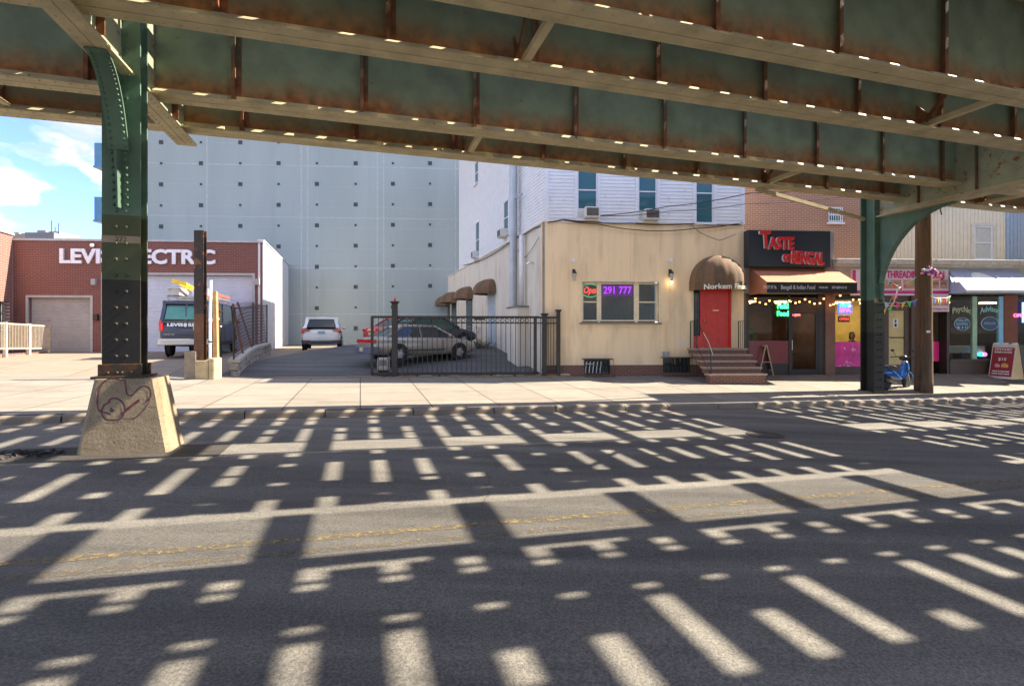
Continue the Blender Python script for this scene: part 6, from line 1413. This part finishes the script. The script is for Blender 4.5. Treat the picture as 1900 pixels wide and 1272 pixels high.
part(t, 'stems', mat('brown stems', (.12,.08,.05)), lambda q: [q.tube([(rr.gauss(0,.3), rr.gauss(0,.15), 0), (rr.gauss(0,.4), rr.gauss(0,.2), .3)], .006, 4) for _ in range(20)])

# ------------------------------------------------------------------ person inside the salon window
pxx = so+sxx(1581, .5)
pe = fthing('person', 'person with dark hair in a dark top sitting behind the pink panel', 'person', FA, pxx, .5, .2)
def oval(cx, cy, z, rx_, ry_, n=14): return [(cx+rx_*cos(2*pi*k/n), cy+ry_*sin(2*pi*k/n), z) for k in range(n)]
m_skin = mat('skin', (.42,.24,.16), .6, var=.05)
zs_ = szz(634)-.22      # lap height behind the panel
bz0 = .86
def bodyp(q):
    q.loft([oval(0,0,bz0-.35,.17,.12), oval(0,0,bz0-.1,.15,.11), oval(0,-.01,bz0+.1,.17,.12), oval(0,-.01,bz0+.26,.19,.115), oval(0,0,bz0+.33,.14,.09), oval(0,0,bz0+.37,.06,.06), oval(0,-.015,bz0+.42,.052,.055), oval(0,-.03,bz0+.46,.06,.08), oval(0,-.03,bz0+.51,.072,.092), oval(0,-.03,bz0+.57,.076,.097), oval(0,-.02,bz0+.63,.07,.09), oval(0,-.01,bz0+.67,.035,.05)])
bo = part(pe, 'body', m_skin, bodyp, smooth=True)
part(bo, 'hair', mat('black hair', (.012,.009,.008), .5), lambda q: (q.loft([oval(0,.03,bz0+.40,.075,.05), oval(0,.035,bz0+.50,.09,.075), oval(0,.02,bz0+.60,.09,.09), oval(0,.0,bz0+.66,.078,.09), oval(0,.0,bz0+.70,.04,.05)])), smooth=True)
part(bo, 'jacket', mat('dark grey top', (.05,.05,.055), .8), lambda q: (q.loft([oval(0,0,bz0-.36,.19,.14), oval(0,0,bz0-.1,.17,.13), oval(0,-.01,bz0+.1,.185,.135), oval(0,-.01,bz0+.27,.21,.13), oval(0,0,bz0+.345,.14,.10), oval(0,0,bz0+.375,.075,.07)]), q.tube([(.20,0,bz0+.28), (.26,-.03,bz0+.05), (.20,-.22,bz0-.03)], .058, 8, .042), q.tube([(-.20,0,bz0+.28), (-.27,-.03,bz0+.05), (-.16,-.24,bz0-.02)], .058, 8, .042)), smooth=True)
def handp(q, s_):
    q.loft([[(s_*.18+a*.035, -.24-k*.045+0*a, bz0-.03+b*.014) for a, b in ((-1,-1),(1,-1),(1,1),(-1,1))] for k in range(3)])
    for f_ in range(4): q.tube([(s_*.18-.027+f_*.018, -.325, bz0-.03), (s_*.18-.029+f_*.019, -.365-.006*(f_ in (1,2)), bz0-.035), (s_*.18-.029+f_*.019, -.39-.01*(f_ in (1,2)), bz0-.05)], .0085, 6)
    q.tube([(s_*.18-s_*.035, -.27, bz0-.03), (s_*.18-s_*.065, -.31, bz0-.04)], .010, 6)
for s_ in (-1, 1): part(bo, 'hand', m_skin, lambda q: handp(q, s_), smooth=True)
part(bo, 'face', mat('face marks', (.05,.02,.02), .6), lambda q: (q.ball((-.028, -.122, bz0+.56), .010, 6, 4), q.ball((.028, -.122, bz0+.56), .010, 6, 4), q.box(-.022, .022, -.126, -.118, bz0+.497, bz0+.503)))
part(bo, 'nose', m_skin, lambda q: q.loft([[(-.006,-.12,bz0+.565),(.006,-.12,bz0+.565),(0,-.128,bz0+.565)],[(-.014,-.118,bz0+.525),(.014,-.118,bz0+.525),(0,-.145,bz0+.525)]]))
part(bo, 'ear', m_skin, lambda q: (q.ball((-.078, -.02, bz0+.545), .02, 6, 5, (.4,1,1.4)), q.ball((.078, -.02, bz0+.545), .02, 6, 5, (.4,1,1.4))))
cnt = fthing('salon_counter', 'low salon counter behind the pink panel under the seated person', 'counter', FA, pxx-.2, .15, .2)
part(cnt, 'top', mat('white counter', (.5,.48,.44), .4), lambda q: q.box(-.6, .6, 0, .28, bz0-.10, bz0-.06)); part(cnt, 'base', m_brf, lambda q: q.box(-.55, .55, .02, .26, -.06, bz0-.101))
st2 = fthing('stool', 'round salon stool carrying the seated person', 'stool', FA, pxx, .52, .14)
part(st2, 'seat', m_dark, lambda q: q.lathe([(.17, bz0-.40), (.17, bz0-.31)], n=14)); part(st2, 'leg', m_rim, lambda q: q.lathe([(.2, 0), (.03, .04), (.03, bz0-.401)], n=10))
